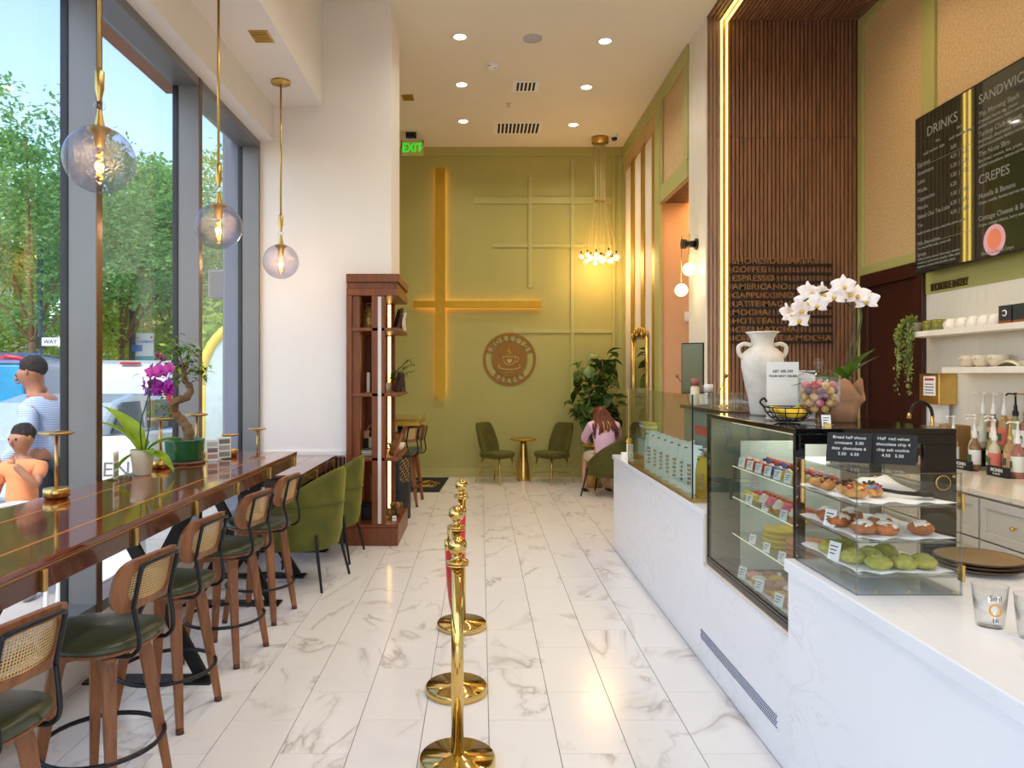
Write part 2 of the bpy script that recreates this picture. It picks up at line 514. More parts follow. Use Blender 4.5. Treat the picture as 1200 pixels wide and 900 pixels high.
# backlit gold cross bars
gb = thing('gold_light_bar', 'gold backlit cross of two wall bars left of the round emblem', 'wall light', (0, YB, 0))
for q in ((510.5,522,198,467), (485,634.5,353,361)):
    x0, x1, z0, z1 = bx(*q, YB)
    p = MB().box(x0, x1, -.10 if q[0] > 500 else -.098, -.045 if q[0] > 500 else -.05, z0, z1).build('gold_bar', M['goldpaint'], gb, bevel=.004)
    m = .035
    MB().box(x0+m, x1-m, -.044, -.012, z0+m, z1-m).build('led_strip', glow('cross_led', (255,176,60), 5.0), gb) if q[0] > 500 else MB().box(x0+m, x1-m, -.049, -.012, z0+.03, z1-.03).build('led_strip', glow('cross_led', (255,176,60), 5.0), gb)
    MB().box((x0+x1)/2-.012, (x0+x1)/2+.012, -.013, 0, (z0+z1)/2-.05, (z0+z1)/2+.05).build('mount', M['goldpaint'], gb)
# round emblem
EM = plain('emblem_brown', (140,98,8), .5)
EG = plain('emblem_line', (196,176,96), .5)
em = thing('wall_emblem', 'round brown bakery emblem with a steaming cup on the green wall', 'emblem', (P(597,421,YB).x, YB-.001, P(597,421,YB).z))
def ring(ro, ri, y0, y1, n=56):
    b = MB(); v = []
    for k in range(n):
        a = 2*PI*k/n; c, s = math.cos(a), math.sin(a)
        v += [(ro*c, y0, ro*s), (ri*c, y0, ri*s), (ro*c, y1, ro*s), (ri*c, y1, ri*s)]
    f = []
    for k in range(n):
        a, c = 4*k, 4*((k+1) % n)
        f += [(a, c, c+1, a+1), (a+2, a+3, c+3, c+2), (a, a+2, c+2, c), (a+1, c+1, c+3, a+3)]
    return b.add(v, f)
ring(.424, .380, -.012, 0).build('outer_ring', EM, em)
ring(.292, .284, -.012, 0).build('inner_ring', EM, em)
MB().prism(circ(.276, 56), -.012, 0, 'y').build('disc', EM, em)
def arctext(s, r, a0, a1, size, flip):
    for i, ch in enumerate(s):
        a = a0 + (a1-a0)*i/(len(s)-1)
        ca, sa = math.cos(R(a)), math.sin(R(a))
        rot = Matrix.Rotation(R(90), 4, 'X')
        tilt = R(a-90) if not flip else R(a+90)
        o = text(ch, size, EM, em, (0,0,0), (0,0,0), 'letter', .004, 'CENTER', .005, .86)
        o.matrix_local = Matrix.Translation((r*ca, -.004, r*sa)) @ Matrix.Rotation(-tilt, 4, 'Y') @ rot @ Matrix.Scale(.86, 4, (1,0,0))
arctext('SHORESIDE', .297, 160, 20, .118, False)
arctext('BAKERY', .377, 230, 310, .118, True)
text('EST. 2022', .034, EG, em, (0,-.014,-.215), FRONT, 'lettering', .002, 'CENTER')
c = MB()
c.tube([(x*.105, -.014, .035 - .125*(1-x*x)**.5) for x in [math.sin(R(t)) for t in range(-90, 91, 12)]], .006, 5)
c.tube([(.105*math.cos(R(t)), -.014, .037+.014*math.sin(R(t))) for t in range(0, 360, 15)], .005, 5, closed=True)
c.build('cup_outline', EG, em)
MB().tube([(.10+.045*math.cos(R(t)), -.014, -.0+.04*math.sin(R(t))) for t in range(-110, 111, 15)], .006, 5).build('cup_handle', EG, em)
MB().tube([(.175*math.cos(R(t)), -.014, -.115+.05*math.sin(R(t))) for t in range(150, 391, 10)], .008, 5).build('saucer', EG, em)
MB().tube(bez([(-.02,-.014,.075),(.02,-.014,.10),(-.015,-.014,.135),(-.01,-.014,.17)]), .007, 5).build('steam', EG, em)
MB().prism([(0,-.07),(.038,-.03),(.036,.0),(.016,.008),(0,-.008),(-.016,.008),(-.036,.0),(-.038,-.03)], -.018, -.012, 'y').build('heart', EG, em)

# right wall, far part (plane X = 2.30)
struct('wall_right_far', MB().box(XR, XR+.15, 9.33, YB, 0, ZC).box(XR, XR+.03, 9.22, 9.33, 3.95, ZC).box(XR, XR+.03, 7.98, 9.22, 3.81, ZC).box(XR, XR+.15, YS+.02, 7.98, 0, ZC), M['paper'])
wr = setting('trim_2')
def rb(y0, y1, z0, z1, t=.03, mat='green2', name='trim_board'):
    return MB().box(XR-t, XR, y0, y1, z0, z1).build(name, M[mat], wr, bevel=.004)
rb(7.95, YB, 5.08, ZC, .035)
rb(9.17, 9.42, 0, 5.08, .04); rb(7.98, 9.17, 3.81, 4.02, .03); rb(7.96, 8.12, 4.02, 5.08, .03); rb(9.09, 9.17, 4.02, 5.08, .03)
rb(11.5, YB, 0, 5.08, .03)
for y0, y1 in ((10.98,11.43),(10.29,10.74),(9.63,10.08)): rb(y0, y1, .12, 4.82, .012, 'white', 'white_panel')
for y0, y1 in ((10.74,10.98),(10.08,10.29),(9.43,9.63)): rb(y0, y1, .12, 4.85, .028, 'goldpaint', 'gold_batten')
rb(9.42, 11.5, 0, .12, .03)
struct('wall_right_column', MB().box(XR-.012, XR+.2, YS-.01, 7.96, 0, ZC), M['tilewall'])
# passage behind the opening
struct('wall_passage', MB().box(XR+.001, 4.6, 9.22, 9.32, 0, 3.95).box(4.5, 4.6, 7.7, 9.22, 0, 3.9), M['peach'])
ps = setting('ceiling_passage')
struct('backing', MB().box(XR+.03, 4.6, 7.5, 9.21, 3.86, 3.95), M['felt'], ps)
sm = MB().box(0, 2.3, -.014, .014, -.022, 0).mesh('slat'); sm.materials.append(M['slat'])
for i in range(30):
    o = link('slat', sm, ps); o.location = (XR+.0, 7.98+.042*i, 3.84)
MB().box(XR+.35, XR+.375, 7.98, 9.2, 3.80, 3.812).build('led_strip', glow('passage_led', (255,190,90), 14), ps)
MB().box(XR+.52, XR+.545, 7.98, 9.2, 3.80, 3.812).build('led_strip', glow('passage_led2', (255,190,90), 14), ps)
pl = bpy.data.lights.new('passage_lamp', 'AREA'); pl.energy = 14; pl.size = .08; pl.size_y = 1.0; pl.shape = 'RECTANGLE'; pl.color = (1, .62, .28)
po = link('passage_lamp', pl); po.location = (2.85, 8.6, 3.78)
sw = thing('light_switch', 'small pale light switch on the peach passage wall', 'switch', (P(805.5,371,9.22).x, 9.22, P(805.5,371,9.22).z))
MB().prism(rrect(.075,.12,.008), -.012, 0, 'y').build('plate', M['paperw'], sw)
MB().box(-.014,.014,-.02,-.012,-.03,.03).build('rocker', M['paperw'], sw)

# slatted feature wall (faces the camera) and slatted ceiling over the bar
ws = setting('wall_slats')
struct('backing', MB().box(XR+.14, XS+.1, YS+.02, YS+.12, 0, ZC+.06), M['felt'], ws)
struct('backing', MB().box(XR+.0, XS, 1.0, YS+.02, ZC+.0, ZC+.04), M['felt'], ws)
pitch = (XS-XR)/38
s1 = MB().box(-.0145, .0145, -.022, .02, 0, 4.045).mesh('slat'); s1.materials.append(M['slat'])
s2 = MB().box(-.0145, .0145, -.022, .02, 4.049, 5.236).mesh('slat'); s2.materials.append(M['slat'])
s3 = MB().box(-.0145, .0145, 1.0, YS, 5.236, 5.27).mesh('slat'); s3.materials.append(M['slaty'])
for i in range(38):
    x = XR + pitch*(i+.5)
    for s in (s1, s2):
        o = link('slat', s, ws); o.location = (x, YS, 0)
    o = link('slat', s3, ws); o.location = (x, 0, 0)
for x in (2.444, 2.496):
    MB().box(x-.009, x+.009, YS-.032, YS-.022, .9, 5.225).build('led_strip', M['ledy'], ws)
    MB().box(x-.009, x+.009, 1.0, YS-.022, 5.215, 5.226).build('led_strip', M['ledy'], ws)
MB().box(2.428, 2.514, YS-.026, YS-.02, .9, 5.236).build('led_channel', M['goldpaint'], ws)
MB().box(2.428, 2.514, 1.0, YS-.02, 5.228, 5.236).build('led_channel', M['goldpaint'], ws)
# letter board on the slats
lb = thing('menu_rail_board', 'dark rails with raised coffee menu letters on the slatted wall', 'menu board', (0, YS-.022, 0))
LET = plain('menu_letters', (140,98,58), .45)
RAIL = plain('menu_rail', (34,18,12), .6)
for i, s in enumerate(['SHORESIDE BAKERY','COFFEE','ESPRESSO','AMERICANO','CAPPUCCINO','LATTE MAC','MOCHA','HOT TEA','ICED MATCHA','ICED LATTE & MOCHA']):
    z = CAMH + (438-(311.3+9.97*i))*YS/F
    MB().box(2.527, 3.56, -.03, 0, z-.012, z+.012).build('rail', RAIL, lb)
    text(s, .085, LET, lb, (2.545, -.016, z+.012), FRONT, 'lettering', .012, 'LEFT', .001, 1.15)

# right wall, near part (plane X = 3.855)
w2 = struct('wall_right', MB().box(XS, XS+.15, YF, YS, 0, ZC+.06), M['paper'])
def rw(y0, y1, z0, z1, t=.03, mat='green2', name='trim_board', bev=.004):
    return MB().box(XS-t, XS, y0, y1, z0, z1).build(name, M[mat], w2, bevel=bev)
rw(7.27, YS-.025, 0, 5.26); rw(6.12, 6.30, 2.69, 5.26); rw(4.6, 4.78, 2.69, 5.26); rw(1.0, 7.27, 5.16, 5.24)
rw(6.30, 7.27, 2.63, 2.72); rw(1.0, 6.25, 2.33, 2.70, .02)
rw(1.0, 6.25, .9, 2.33, .012, 'tilewall', 'tile_backsplash', 0)
text('SHORESIDE BAKERY', .085, plain('sign_letter', (70,52,20), .4), w2, (XS-.022, 6.17, 2.352), ONRIGHT, 'lettering', .006, 'LEFT', .002, .62)
# door
d1 = setting('door_1')
rwd = lambda y0,y1,z0,z1,t,n: MB().box(XS-t, XS-.0, y0, y1, z0, z1).build(n, M['darkwood'], d1, bevel=.004)
rwd(6.25, 6.36, 0, 2.63, .05, 'door_frame'); rwd(7.14, 7.27, 0, 2.63, .05, 'door_frame'); rwd(6.25, 7.27, 2.50, 2.63, .055, 'door_frame')
rwd(6.36, 7.14, 0, 2.50, .02, 'door_leaf')
hd = MB().cyl((XS-.02,6.45,1.0),(XS-.07,6.45,1.0),.012).cyl((XS-.07,6.45,1.0),(XS-.07,6.57,1.0),.01)
hd.build('door_handle', M['brass'], d1)

# pier on the left with the shelf niche cut out of its end, ribbed base
struct('wall_left_pier', MB().box(-2.335, -1.285, YP, 7.8, 0, ZC).box(-1.285, -.87, YP, 7.8, 2.625, ZC), M['white'])
rp = setting('trim_3')
struct('ribbed_backing', MB().box(-2.1, -1.32, YP-.012, YP, 0, .84), M['black'], rp)
rbm = MB().box(-.011,.011,-.016,0,0,.84).mesh('rib'); rbm.materials.append(M['legwood'])
for i in range(19):
    o = link('rib', rbm, rp); o.location = (-2.07+.0405*i, YP-.012, 0)
struct('trim_4', MB().box(-2.1, -1.31, YP-.02, YP, .855, .895), M['white'])
struct('wall_left_far', MB().box(-2.47, -2.40, 7.8, YB, 0, ZC), M['white'])

# window wall
def window(name, y0, y1):
    w = setting(name)
    MB().box(XG-.006, XG+.006, y0+.06, y1-.0, .36, 3.84).build('glass_pane', M['glass'], w)
    MB().box(XG-.03, XI, y0-.0, y0+.052, .30, 3.93).build('mullion', M['mull'], w, bevel=.003)
    MB().box(XI-.001, XI+.004, y0-.002, y0+.058, .30, 3.93).build('mullion_cap', M['mulldark'], w)
    MB().box(XG-.03, XG+.012, y0+.052, y0+.060, .36, 3.85).build('gasket', M['black'], w)
    MB().box(XG-.03, XG+.012, y1-.006, y1, .36, 3.85).build('gasket', M['black'], w)
    MB().box(XG-.03, XI, y0+.052, y1, 3.85, 3.93).build('head_frame', M['mull'], w)
    MB().box(XG-.03, XI, y0+.052, y1, .30, .36).build('sill_frame', M['mull'], w)
    return w
ms = [-1.92, -.43, 1.06, 2.56, 4.06, 5.54, 7.03]
for i in range(len(ms)-1): window('window_%d' % (i+1), ms[i], ms[i+1])
struct('trim_5', MB().box(XG-.03, XI, 7.03, YP, .0, 3.93), M['mull'])
struct('wall_left_sill', MB().box(-2.40, XI, YF, 7.03, 0, .30), M['white'])
struct('wall_left_head', MB().box(-2.45, XG+.03, YF, YP, 3.93, ZC), M['white'])
# street front behind the viewer: glazed entrance wall
sf = setting('wall_front')
struct('lintel', MB().box(-2.4, 4.0, YF-.15, YF, 4.2, ZC+.06), M['white'], sf)
for x in (-2.35, -.75, .85, 2.45, 3.9):
    MB().box(x-.04, x+.04, YF-.12, YF, 0, 4.2).build('mullion', M['mull'], sf)
MB().box(-2.3, 3.86, YF-.066, YF-.054, .1, 4.2).build('glass_pane', M['glass'], sf)

# ================================================================== CEILING FITTINGS
def cpt(u, v):
    d = (ZC-CAMH)*F/(V0-v); return ((u-U0)/F*d, d)
dlm = thing('downlight', '', 'ceiling light', (0,0,0), 0, 'recessed ceiling downlights')
ring_ = MB().lathe([(.085,0),(.088,-.006),(.07,-.008),(.062,-.002),(.062,.02)], 28); ring_.build('trim_ring', M['paperw'], dlm)
MB().lathe([(.0001,-.003),(.062,-.003)], 28).build('lens', M['lampdisc'], dlm)
dspots = [('u',539,43),('u',541,99),('u',543,142),('u',709,48),('u',687,102),('u',672,146)]
dl = [cpt(u,v) for _,u,v in dspots]
names = ['left-row ceiling downlight nearest the viewer', 'left-row ceiling downlight second from the green wall', 'left-row ceiling downlight closest to the green wall',
         'right-row ceiling downlight nearest the viewer', 'right-row ceiling downlight second from the green wall', 'right-row ceiling downlight closest to the green wall']
for r_ in range(1, 6):
    dl += [(-.22, 7.79-1.3*r_), (1.35, 7.89-1.3*r_)]
for i, (x, y) in enumerate(dl):
    o = place(dlm, i == 0, (x, y, ZC), 0, names[i] if i < 6 else 'recessed ceiling downlight above the aisle outside the view', 'recessed ceiling downlights')
    la = bpy.data.lights.new('downlight_lamp', 'SPOT'); la.energy = DOWNLIGHT_W*4.6; la.spot_size = R(140); la.spot_blend = .9; la.shadow_soft_size = .06; la.color = (1, .93, .82)
    lo = link('lamp', la, o); lo.location = (0,0,-.03)
sp = thing('ceiling_speaker', 'flat round grey speaker set in the ceiling', 'speaker', (*cpt(624,45), ZC))
MB().lathe([(.105,0),(.105,-.008),(.09,-.012),(.0001,-.012)], 32).build('grille', plain('speaker_grille', (186,186,190), .7, bmp=.3, bscale=400), sp)
sd = thing('smoke_detector', 'white round smoke detector on the ceiling', 'smoke detector', (*cpt(577,76), ZC))
MB().lathe([(.075,0),(.075,-.02),(.06,-.045),(.03,-.055),(.0001,-.055)], 24).build('body', M['paperw'], sd)
MB().box(-.05,-.01,-.062,-.058,-.036,-.026).build('lettering', M['red'], sd)
MB().ball((.03,-.03,-.05), .008, nu=8, nv=6).build('indicator', M['ink'], sd)
def vent(name, label, u, v, w, l, n):
    x, y = cpt(u, v)
    t = thing(name, label, 'air vent', (x, y, ZC), 0, 'ceiling air vents')
    MB().box(-w/2-.04,w/2+.04,-l/2-.04,l/2+.04,-.008,0).build('frame', M['paperw'], t, bevel=.003)
    MB().box(-w/2,w/2,-l/2,l/2,-.0095,-.008).build('dark_opening', M['felt'], t)
    for i in range(n+1):
        xx = -w/2 + w*i/n
        MB().box(xx-w/n*.22, xx+w/n*.22, -l/2, l/2, -.014, -.009).build('slat', M['paperw'], t)
vent('ceiling_vent', 'small square white ceiling vent in front of the sprinkler', 616, 101, .25, .26, 5)
vent('ceiling_vent', 'large white slotted ceiling vent near the green wall', 607, 150, .62, .42, 11)
sk = thing('sprinkler', 'tiny metal sprinkler head between the two ceiling vents', 'sprinkler', (*cpt(596,121), ZC))
MB().lathe([(.03,0),(.03,-.006),(.012,-.008),(.010,-.04),(.0001,-.04)], 12).build('body', M['leddim'], sk)
MB().lathe([(.026,-.048),(.026,-.044),(.0001,-.044)], 12).build('deflector', M['leddim'], sk)
cs = thing('security_camera', 'white and black dome camera by the chandelier', 'camera', (*cpt(720,158), ZC))
MB().lathe([(.06,0),(.06,-.03),(.045,-.045)], 20).build('housing', M['paperw'], cs)
MB().ball((0,0,-.05), .045, nu=14, nv=10).build('dome', M['blackgloss'], cs)
ex = thing('exit_sign', 'green EXIT sign hanging by the white pier', 'exit sign', (P(483,173,10.9).x, 10.9, P(483,173,10.9).z))
MB().box(-.155,.165,-.008,.008,-.125,.105).build('panel', plain('exit_panel', (206,200,120), .3), ex, bevel=.003)
EXG = glow('exit_green', (30,190,40), 1.2)
text('EXIT', .185, EXG, ex, (0,-.012,-.066), FRONT, 'lettering', .004, 'CENTER', .004, .8)
for s in (-1, 1):
    MB().prism([(s*.150,-.01),(s*.118,.025),(s*.118,-.045)], -.014, -.008, 'y').build('arrow', EXG, ex)
MB().box(-.17,.17,-.03,.03,.11,.125).build('top_channel', M['leddim'], ex)
MB().box(-.09,.06,-.05,.05,.15,.215).build('canopy', M['black'], ex)
MB().box(-.165,-.155,-.02,.02,.0,.125).box(.16,.17,-.02,.02,.04,.125).build('bracket', M['black'], ex)
hz = ZC - ex.location.z
MB().cyl((-.015,0,.2),(-.015,0,hz),.012).build('stem', M['black'], ex)
for lab, loc in (('square brass slot vent on the soffit beside the pendant canopy', (-1.69, 5.6, 4.257)), ('brass slot vent on the main ceiling behind the white pier', (-.95, 9.5, ZC))):
    t = thing('brass_vent', lab, 'air vent', loc)
    MB().box(-.075,.075,-.10,.10,-.008,0).build('frame', M['brass'], t, bevel=.002)
    for i in range(5):
        MB().box(-.06,.06,-.08+.036*i,-.065+.036*i,-.011,-.008).build('louvre', M['goldpaint'], t)

# warm spots in the slatted ceiling over the bar
for y in (1.6, 3.1, 4.6, 6.0):
    o = thing('bar_spot', 'warm recessed spot in the slatted ceiling over the bar, outside the view', 'ceiling light', (2.95, y, 5.236), 0, 'bar spots')
    MB().lathe([(.06,0),(.06,-.006),(.045,-.006),(.042,.01)], 20).build('trim_ring', M['brass'], o)
    MB().lathe([(.0001,-.002),(.042,-.002)], 20).build('lens', M['lampdisc'], o)
    la = bpy.data.lights.new('bar_spot_lamp', 'SPOT'); la.energy = BAR_W; la.spot_size = R(150); la.spot_blend = 1; la.shadow_soft_size = .05; la.color = (1, .76, .50)
    lo = link('lamp', la, o); lo.location = (0,0,-.03)
# pendants over the long table
def pendant():
    t = thing('pendant_lamp', '', 'pendant lamp')
    H = 4.257 - 2.65
    MB().lathe([(.0001,H),(.085,H),(.085,H-.02),(.0001,H-.022)], 28).build('canopy', M['brass'], t)
    MB().cyl((0,0,.40),(0,0,H-.02),.0085).build('rod', M['brass'], t)
    MB().lathe([(.011,.42),(.022,.41),(.02,.33),(.011,.285),(.011,.27)], 18).lathe([(.011,.235),(.012,.22),(.022,.165),(.024,.15)], 18).build('taper_sleeve', M['brass'], t)
    MB().ball((0,0,.253), .028, (1,1,.8), 8, 5).build('crystal_bead', M['jarglass'], t)
    g = MB().ball((0,0,0), .157, (1,1,.985), 36, 22).build('glass_globe', M['globe'], t)
    MB().lathe([(.0001,.15),(.05,.148),(.056,.138),(.03,.12),(.02,.06),(.0001,.06)], 18).build('socket', M['brass'], t)
    MB().lathe([(.014,.06),(.026,.03),(.027,-.09),(.015,-.115),(.0001,-.12)], 16).build('bulb_glass', M['jarglass'], t)
    pts = [(.0115*math.cos(a*1.2), .0115*math.sin(a*1.2), .035-.0055*a) for a in [k*.5 for k in range(46)]]
    MB().tube(pts, .0034, 5).build('filament', M['bulb'], t)
    return t
pd = pendant()
for i, (y, lab) in enumerate(((3.39,'glass globe pendant nearest the viewer'), (4.93,'middle glass globe pendant over the long bar table'), (6.47,'small far globe pendant against the white wall'))):
    o = place(pd, i == 0, (-1.78, y, 2.65), .4*i, lab, 'globe pendants over the long table')
    la = bpy.data.lights.new('pendant_lamp_light', 'POINT'); la.energy = PENDANT_W; la.shadow_soft_size = .03; la.color = (1, .66, .34)
    lo = link('lamp', la, o); lo.location = (0,0,-.02)

# chandelier
ch = thing('chandelier', 'cluster of glowing glass globes on fine strands by the green wall', 'chandelier', (1.835, 11.12, ZC))
MB().lathe([(.0001,0),(.13,0),(.13,-.085),(.0001,-.09)], 28).build('canopy', M['brass'], ch)
ring(.085,.07,-.01,.01,24).build('strand_ring', M['brass'], ch).matrix_local = Matrix.Translation((0,0,-.98)) @ Matrix.Rotation(R(90),4,'X')
strand = plain('pale_strand', (214,200,150), .4)
GL = glow('chandelier_bulb', (255,200,120), 30)
gme = MB().ball((0,0,0), .055, nu=14, nv=10).mesh('globe'); gme.materials.append(M['jarglass'])
bme = MB().ball((0,0,-.004), .027, nu=8, nv=6).mesh('bulb'); bme.materials.append(GL)
cme = MB().cyl((0,0,.05),(0,0,.085),.011,n=8).mesh('cap'); cme.materials.append(M['black'])
rnd = random.Random(3)
for i in range(19):
    a = 2.4*i; r = .30*math.sqrt((i+.5)/19); z = -1.86 + rnd.uniform(-.045,.05)
    x, y = r*math.cos(a)*1.0, r*math.sin(a)
    o = link('globe', gme, ch); o.location = (x,y,z)
    for me in (bme, cme):
        k = link(me.name.split('.')[0], me, o)
    q = .078; ca, sa = math.cos(a), math.sin(a)
    MB().tube([(q*ca,q*sa,-.09),(q*ca,q*sa,-.98),(x,y,z+.07)], .0019, 4).build('strand', strand, ch)
la = bpy.data.lights.new('chandelier_light', 'POINT'); la.energy = 20; la.shadow_soft_size = .25; la.color = (1, .58, .27)
lo = link('lamp', la, ch); lo.location = (0,-.05,-1.98)

# wall sconce with two opal globes
sc = thing('wall_sconce', 'black bracket sconce with two glowing white globes on the pale column', 'wall lamp', (XR-.012, 7.66, 3.02))
MB().cyl((0,0,0),(-.02,0,0),.06,n=20).cyl((-.02,0,0),(-.14,0,0),.035,n=16).cyl((-.12,0,0),(-.165,0,0),.05,n=16).build('bracket', M['black'], sc)
for (x, y, z0, z1, zb) in ((-.09,-.02,.0,-.20,-.27), (-.15,.06,.0,-.40,-.48)):
    MB().cyl((x,y,.10),(x,y,z1),.007,n=8).build('rod', M['brass'], sc)
    MB().ball((x,y,zb), .068, nu=20, nv=14).build('opal_globe', M['opal'], sc)
    la = bpy.data.lights.new('sconce_light', 'POINT'); la.energy = 2.2; la.shadow_soft_size = .07; la.color = (1, .78, .45)
    lo = link('lamp', la, sc); lo.location = (x-.12, y-.06, zb)
# ================================================================== LEFT SIDE FURNITURE
INLAY = plain('orange_inlay', (214,140,60), .2, .3)
def long_table(name, label, x0, x1, y0, y1, z, inlays, clips, legs, th=.104):
    t = thing(name, label, 'table', (0,0,0))
    MB().box(x0, x1, y0, y1, z-.02, z).build('tabletop', M['mahog'], t, bevel=.003)
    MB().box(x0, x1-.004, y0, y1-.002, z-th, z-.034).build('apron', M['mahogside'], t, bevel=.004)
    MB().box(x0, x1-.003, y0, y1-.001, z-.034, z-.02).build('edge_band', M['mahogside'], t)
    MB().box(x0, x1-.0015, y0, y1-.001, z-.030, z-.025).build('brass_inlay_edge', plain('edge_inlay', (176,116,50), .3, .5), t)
    for x in inlays:
        MB().box(x-.006, x+.006, y0+.01, y1-.01, z-.001, z+.0006).build('inlay_line', INLAY, t)
    for y in clips:
        MB().box(x1-.006, x1+.012, y-.012, y+.012, z-.105, z-.032).build('brass_clip', M['brass'], t, bevel=.004)
    for y in legs:
        for s in (-1, 1):
            xc = (x0+x1)/2; a = .30*s
            MB().tube([(xc-a*.75, y+.02*s, z-th), (xc+a*.9, y+.02*s, .012)], .045, 4, flat=(.5,1.0), smooth=False).build('leg', M['black'], t)
        MB().box(xc-.34, xc+.34, y-.06, y+.06, 0, .014).build('foot_plate', M['black'], t, bevel=.003)
    return t
clipy = [1.09+.0, 1.72, 2.345, 2.97, 3.60, 4.22, 4.87, 5.51]
long_table('bar_table', 'long glossy mahogany bar table along the window', -2.13, -1.415, .6, 5.60, 1.05, (-1.58, -1.93), clipy, (1.2, 2.35, 3.9, 5.2))
long_table('side_table', 'lower mahogany table end between the bar table and the white pier', -2.13, -1.40, 5.62, 7.04, .862, (-1.60,), (6.2, 6.95), (5.9, 6.75), .09)

# ---- counter stools
def arcmap(s, z, t):
    Rr = .30; a = s/Rr
    return Vector((.095 - (Rr+t)*math.cos(a) - (z-.77)*.22, (Rr+t)*math.sin(a), z))
def stool(name='bar_stool', seatmat='leather'):
    t = thing(name, '', 'bar stool')
    # seat pad
    rows = []
    prof = [(.0,.672),(.10,.670),(.17,.668),(.196,.662),(.207,.650),(.206,.636),(.198,.628),(.0,.628)]
    for r, z in prof:
        row = []
        for k in range(32):
            a = 2*PI*k/32
            e = (abs(math.cos(a))**2.6+abs(math.sin(a))**2.6)**(-1/2.6)
            zz = z + (.012*math.cos(2*a)*(r/.2)**2 if z > .64 else 0)
            row.append((r*e*math.cos(a)*1.0, r*e*math.sin(a)*1.04, zz))
        rows.append(row)
    MB().grid(rows, closed=True).build('seat', M[seatmat], t)
    rows = []
    for r, z in [(0,.628),(.198,.628),(.200,.620),(.190,.612),(0,.612)]:
        rows.append([(r*((abs(math.cos(2*PI*k/32))**2.6+abs(math.sin(2*PI*k/32))**2.6)**(-1/2.6))*math.cos(2*PI*k/32), r*((abs(math.cos(2*PI*k/32))**2.6+abs(math.sin(2*PI*k/32))**2.6)**(-1/2.6))*math.sin(2*PI*k/32)*1.04, z) for k in range(32)])
    MB().grid(rows, closed=True).build('seat_board', M['legwood'], t)
    MB().lathe([(.0001,.612),(.075,.612),(.075,.596),(.0001,.596)], 20).build('swivel_plate', M['black'], t)
    MB().cbox((0,0,.578),(.34,.05,.034),(0,0,R(45))).cbox((0,0,.578),(.34,.05,.034),(0,0,R(-45))).build('cross_frame', M['legwood'], t, bevel=.004)
    for sx in (-1,1):
        for sy in (-1,1):
            lg = MB().tube([(sx*.098,sy*.098,.594),(sx*.110,sy*.110,.545),(sx*.170,sy*.170,.025)], [.034,.036,.022], 4, flat=(1,1), smooth=False).build('leg', M['legwood'], t, bevel=.004)
            MB().cyl((sx*.170,sy*.170,.026),(sx*.172,sy*.172,0),.0175,.019,n=10).build('foot_cap', plain('foot_cap_wood', (92,48,26), .5) if 'foot_cap_wood' not in bpy.data.materials else bpy.data.materials['foot_cap_wood'], lg)
    MB().tube([(.222*math.cos(2*PI*k/36),.222*math.sin(2*PI*k/36),.23) for k in range(36)], .0095, 8, closed=True).build('foot_ring', M['black'], t)
    # curved back panel with cane centre
    w, h, zc = .375, .20, .868
    out = rrect(w, h, .075, 6); inn = rrect(w-.115, h-.075, .045, 6)
    n = len(out); b = MB(); v = []
    for lo, tt in ((out,.012),(inn,.012),(out,-.012),(inn,-.012)):
        v += [arcmap(s, zc+z, tt) for s, z in lo]
    f = []
    for k in range(n):
        l = (k+1) % n
        f += [(k,l,n+l,n+k), (2*n+k,3*n+k,3*n+l,2*n+l), (k,2*n+k,2*n+l,l), (n+k,n+l,3*n+l,3*n+k)]
    b.add(v, f)
    back = b.build('backrest', M['legwood'], t)
    # cane sheet with uv
    ni, nj = 10, 6; W_, H_ = w-.11, h-.07
    v = [arcmap(-W_/2+W_*i/ni, zc-H_/2+H_*j/nj, 0) for j in range(nj+1) for i in range(ni+1)]
    f = [(j*(ni+1)+i, j*(ni+1)+i+1, (j+1)*(ni+1)+i+1, (j+1)*(ni+1)+i) for j in range(nj) for i in range(ni)]
    me = MB().add(v, f).mesh('cane_panel'); me.materials.append(M['cane'])
    uv = me.uv_layers.new(name='uv')
    for lp in me.loops:
        j, i = divmod(lp.vertex_index, ni+1); uv.data[lp.index].uv = (W_*i/ni*1.6, H_*j/nj*1.6)
    link('cane_panel', me, back)
    # black tube frame
    o = .026
    side = []
    for s in (-1, 1):
        y = .105*s
        p = [Vector((.03,y*.9,.605)), Vector((-.165,y,.603)), Vector((-.215,y,.618)), Vector((-.235,y,.66)), arcmap(y,.775,o)+Vector((-.004,0,0)), arcmap(y,.80,o), arcmap(y,.925,o), arcmap(y*.93,.945,o), arcmap(y*.75,.952,o)]
        side.append(p)
    MB().tube(bez(side[0],4)+bez(side[1][::-1],4), .0085, 8).build('back_tube_frame', M['black'], t)
    return t
st = stool()
sl = ['walnut bar stool cut off by the lower left corner of the view', 'walnut bar stool with cane back nearest the viewer in full view', 'walnut bar stool with cane back third along the long table', 'walnut bar stool with cane back fourth along the long table', 'walnut bar stool with cane back beside the green armchair']
for i, (x, y, a) in enumerate(((-1.50,2.10,168),(-1.47,2.82,170),(-1.52,3.52,171),(-1.50,4.26,169),(-1.50,4.95,172))):
    place(st, i == 0, (x, y, 0), R(a), sl[i], 'bar stools along the long table')
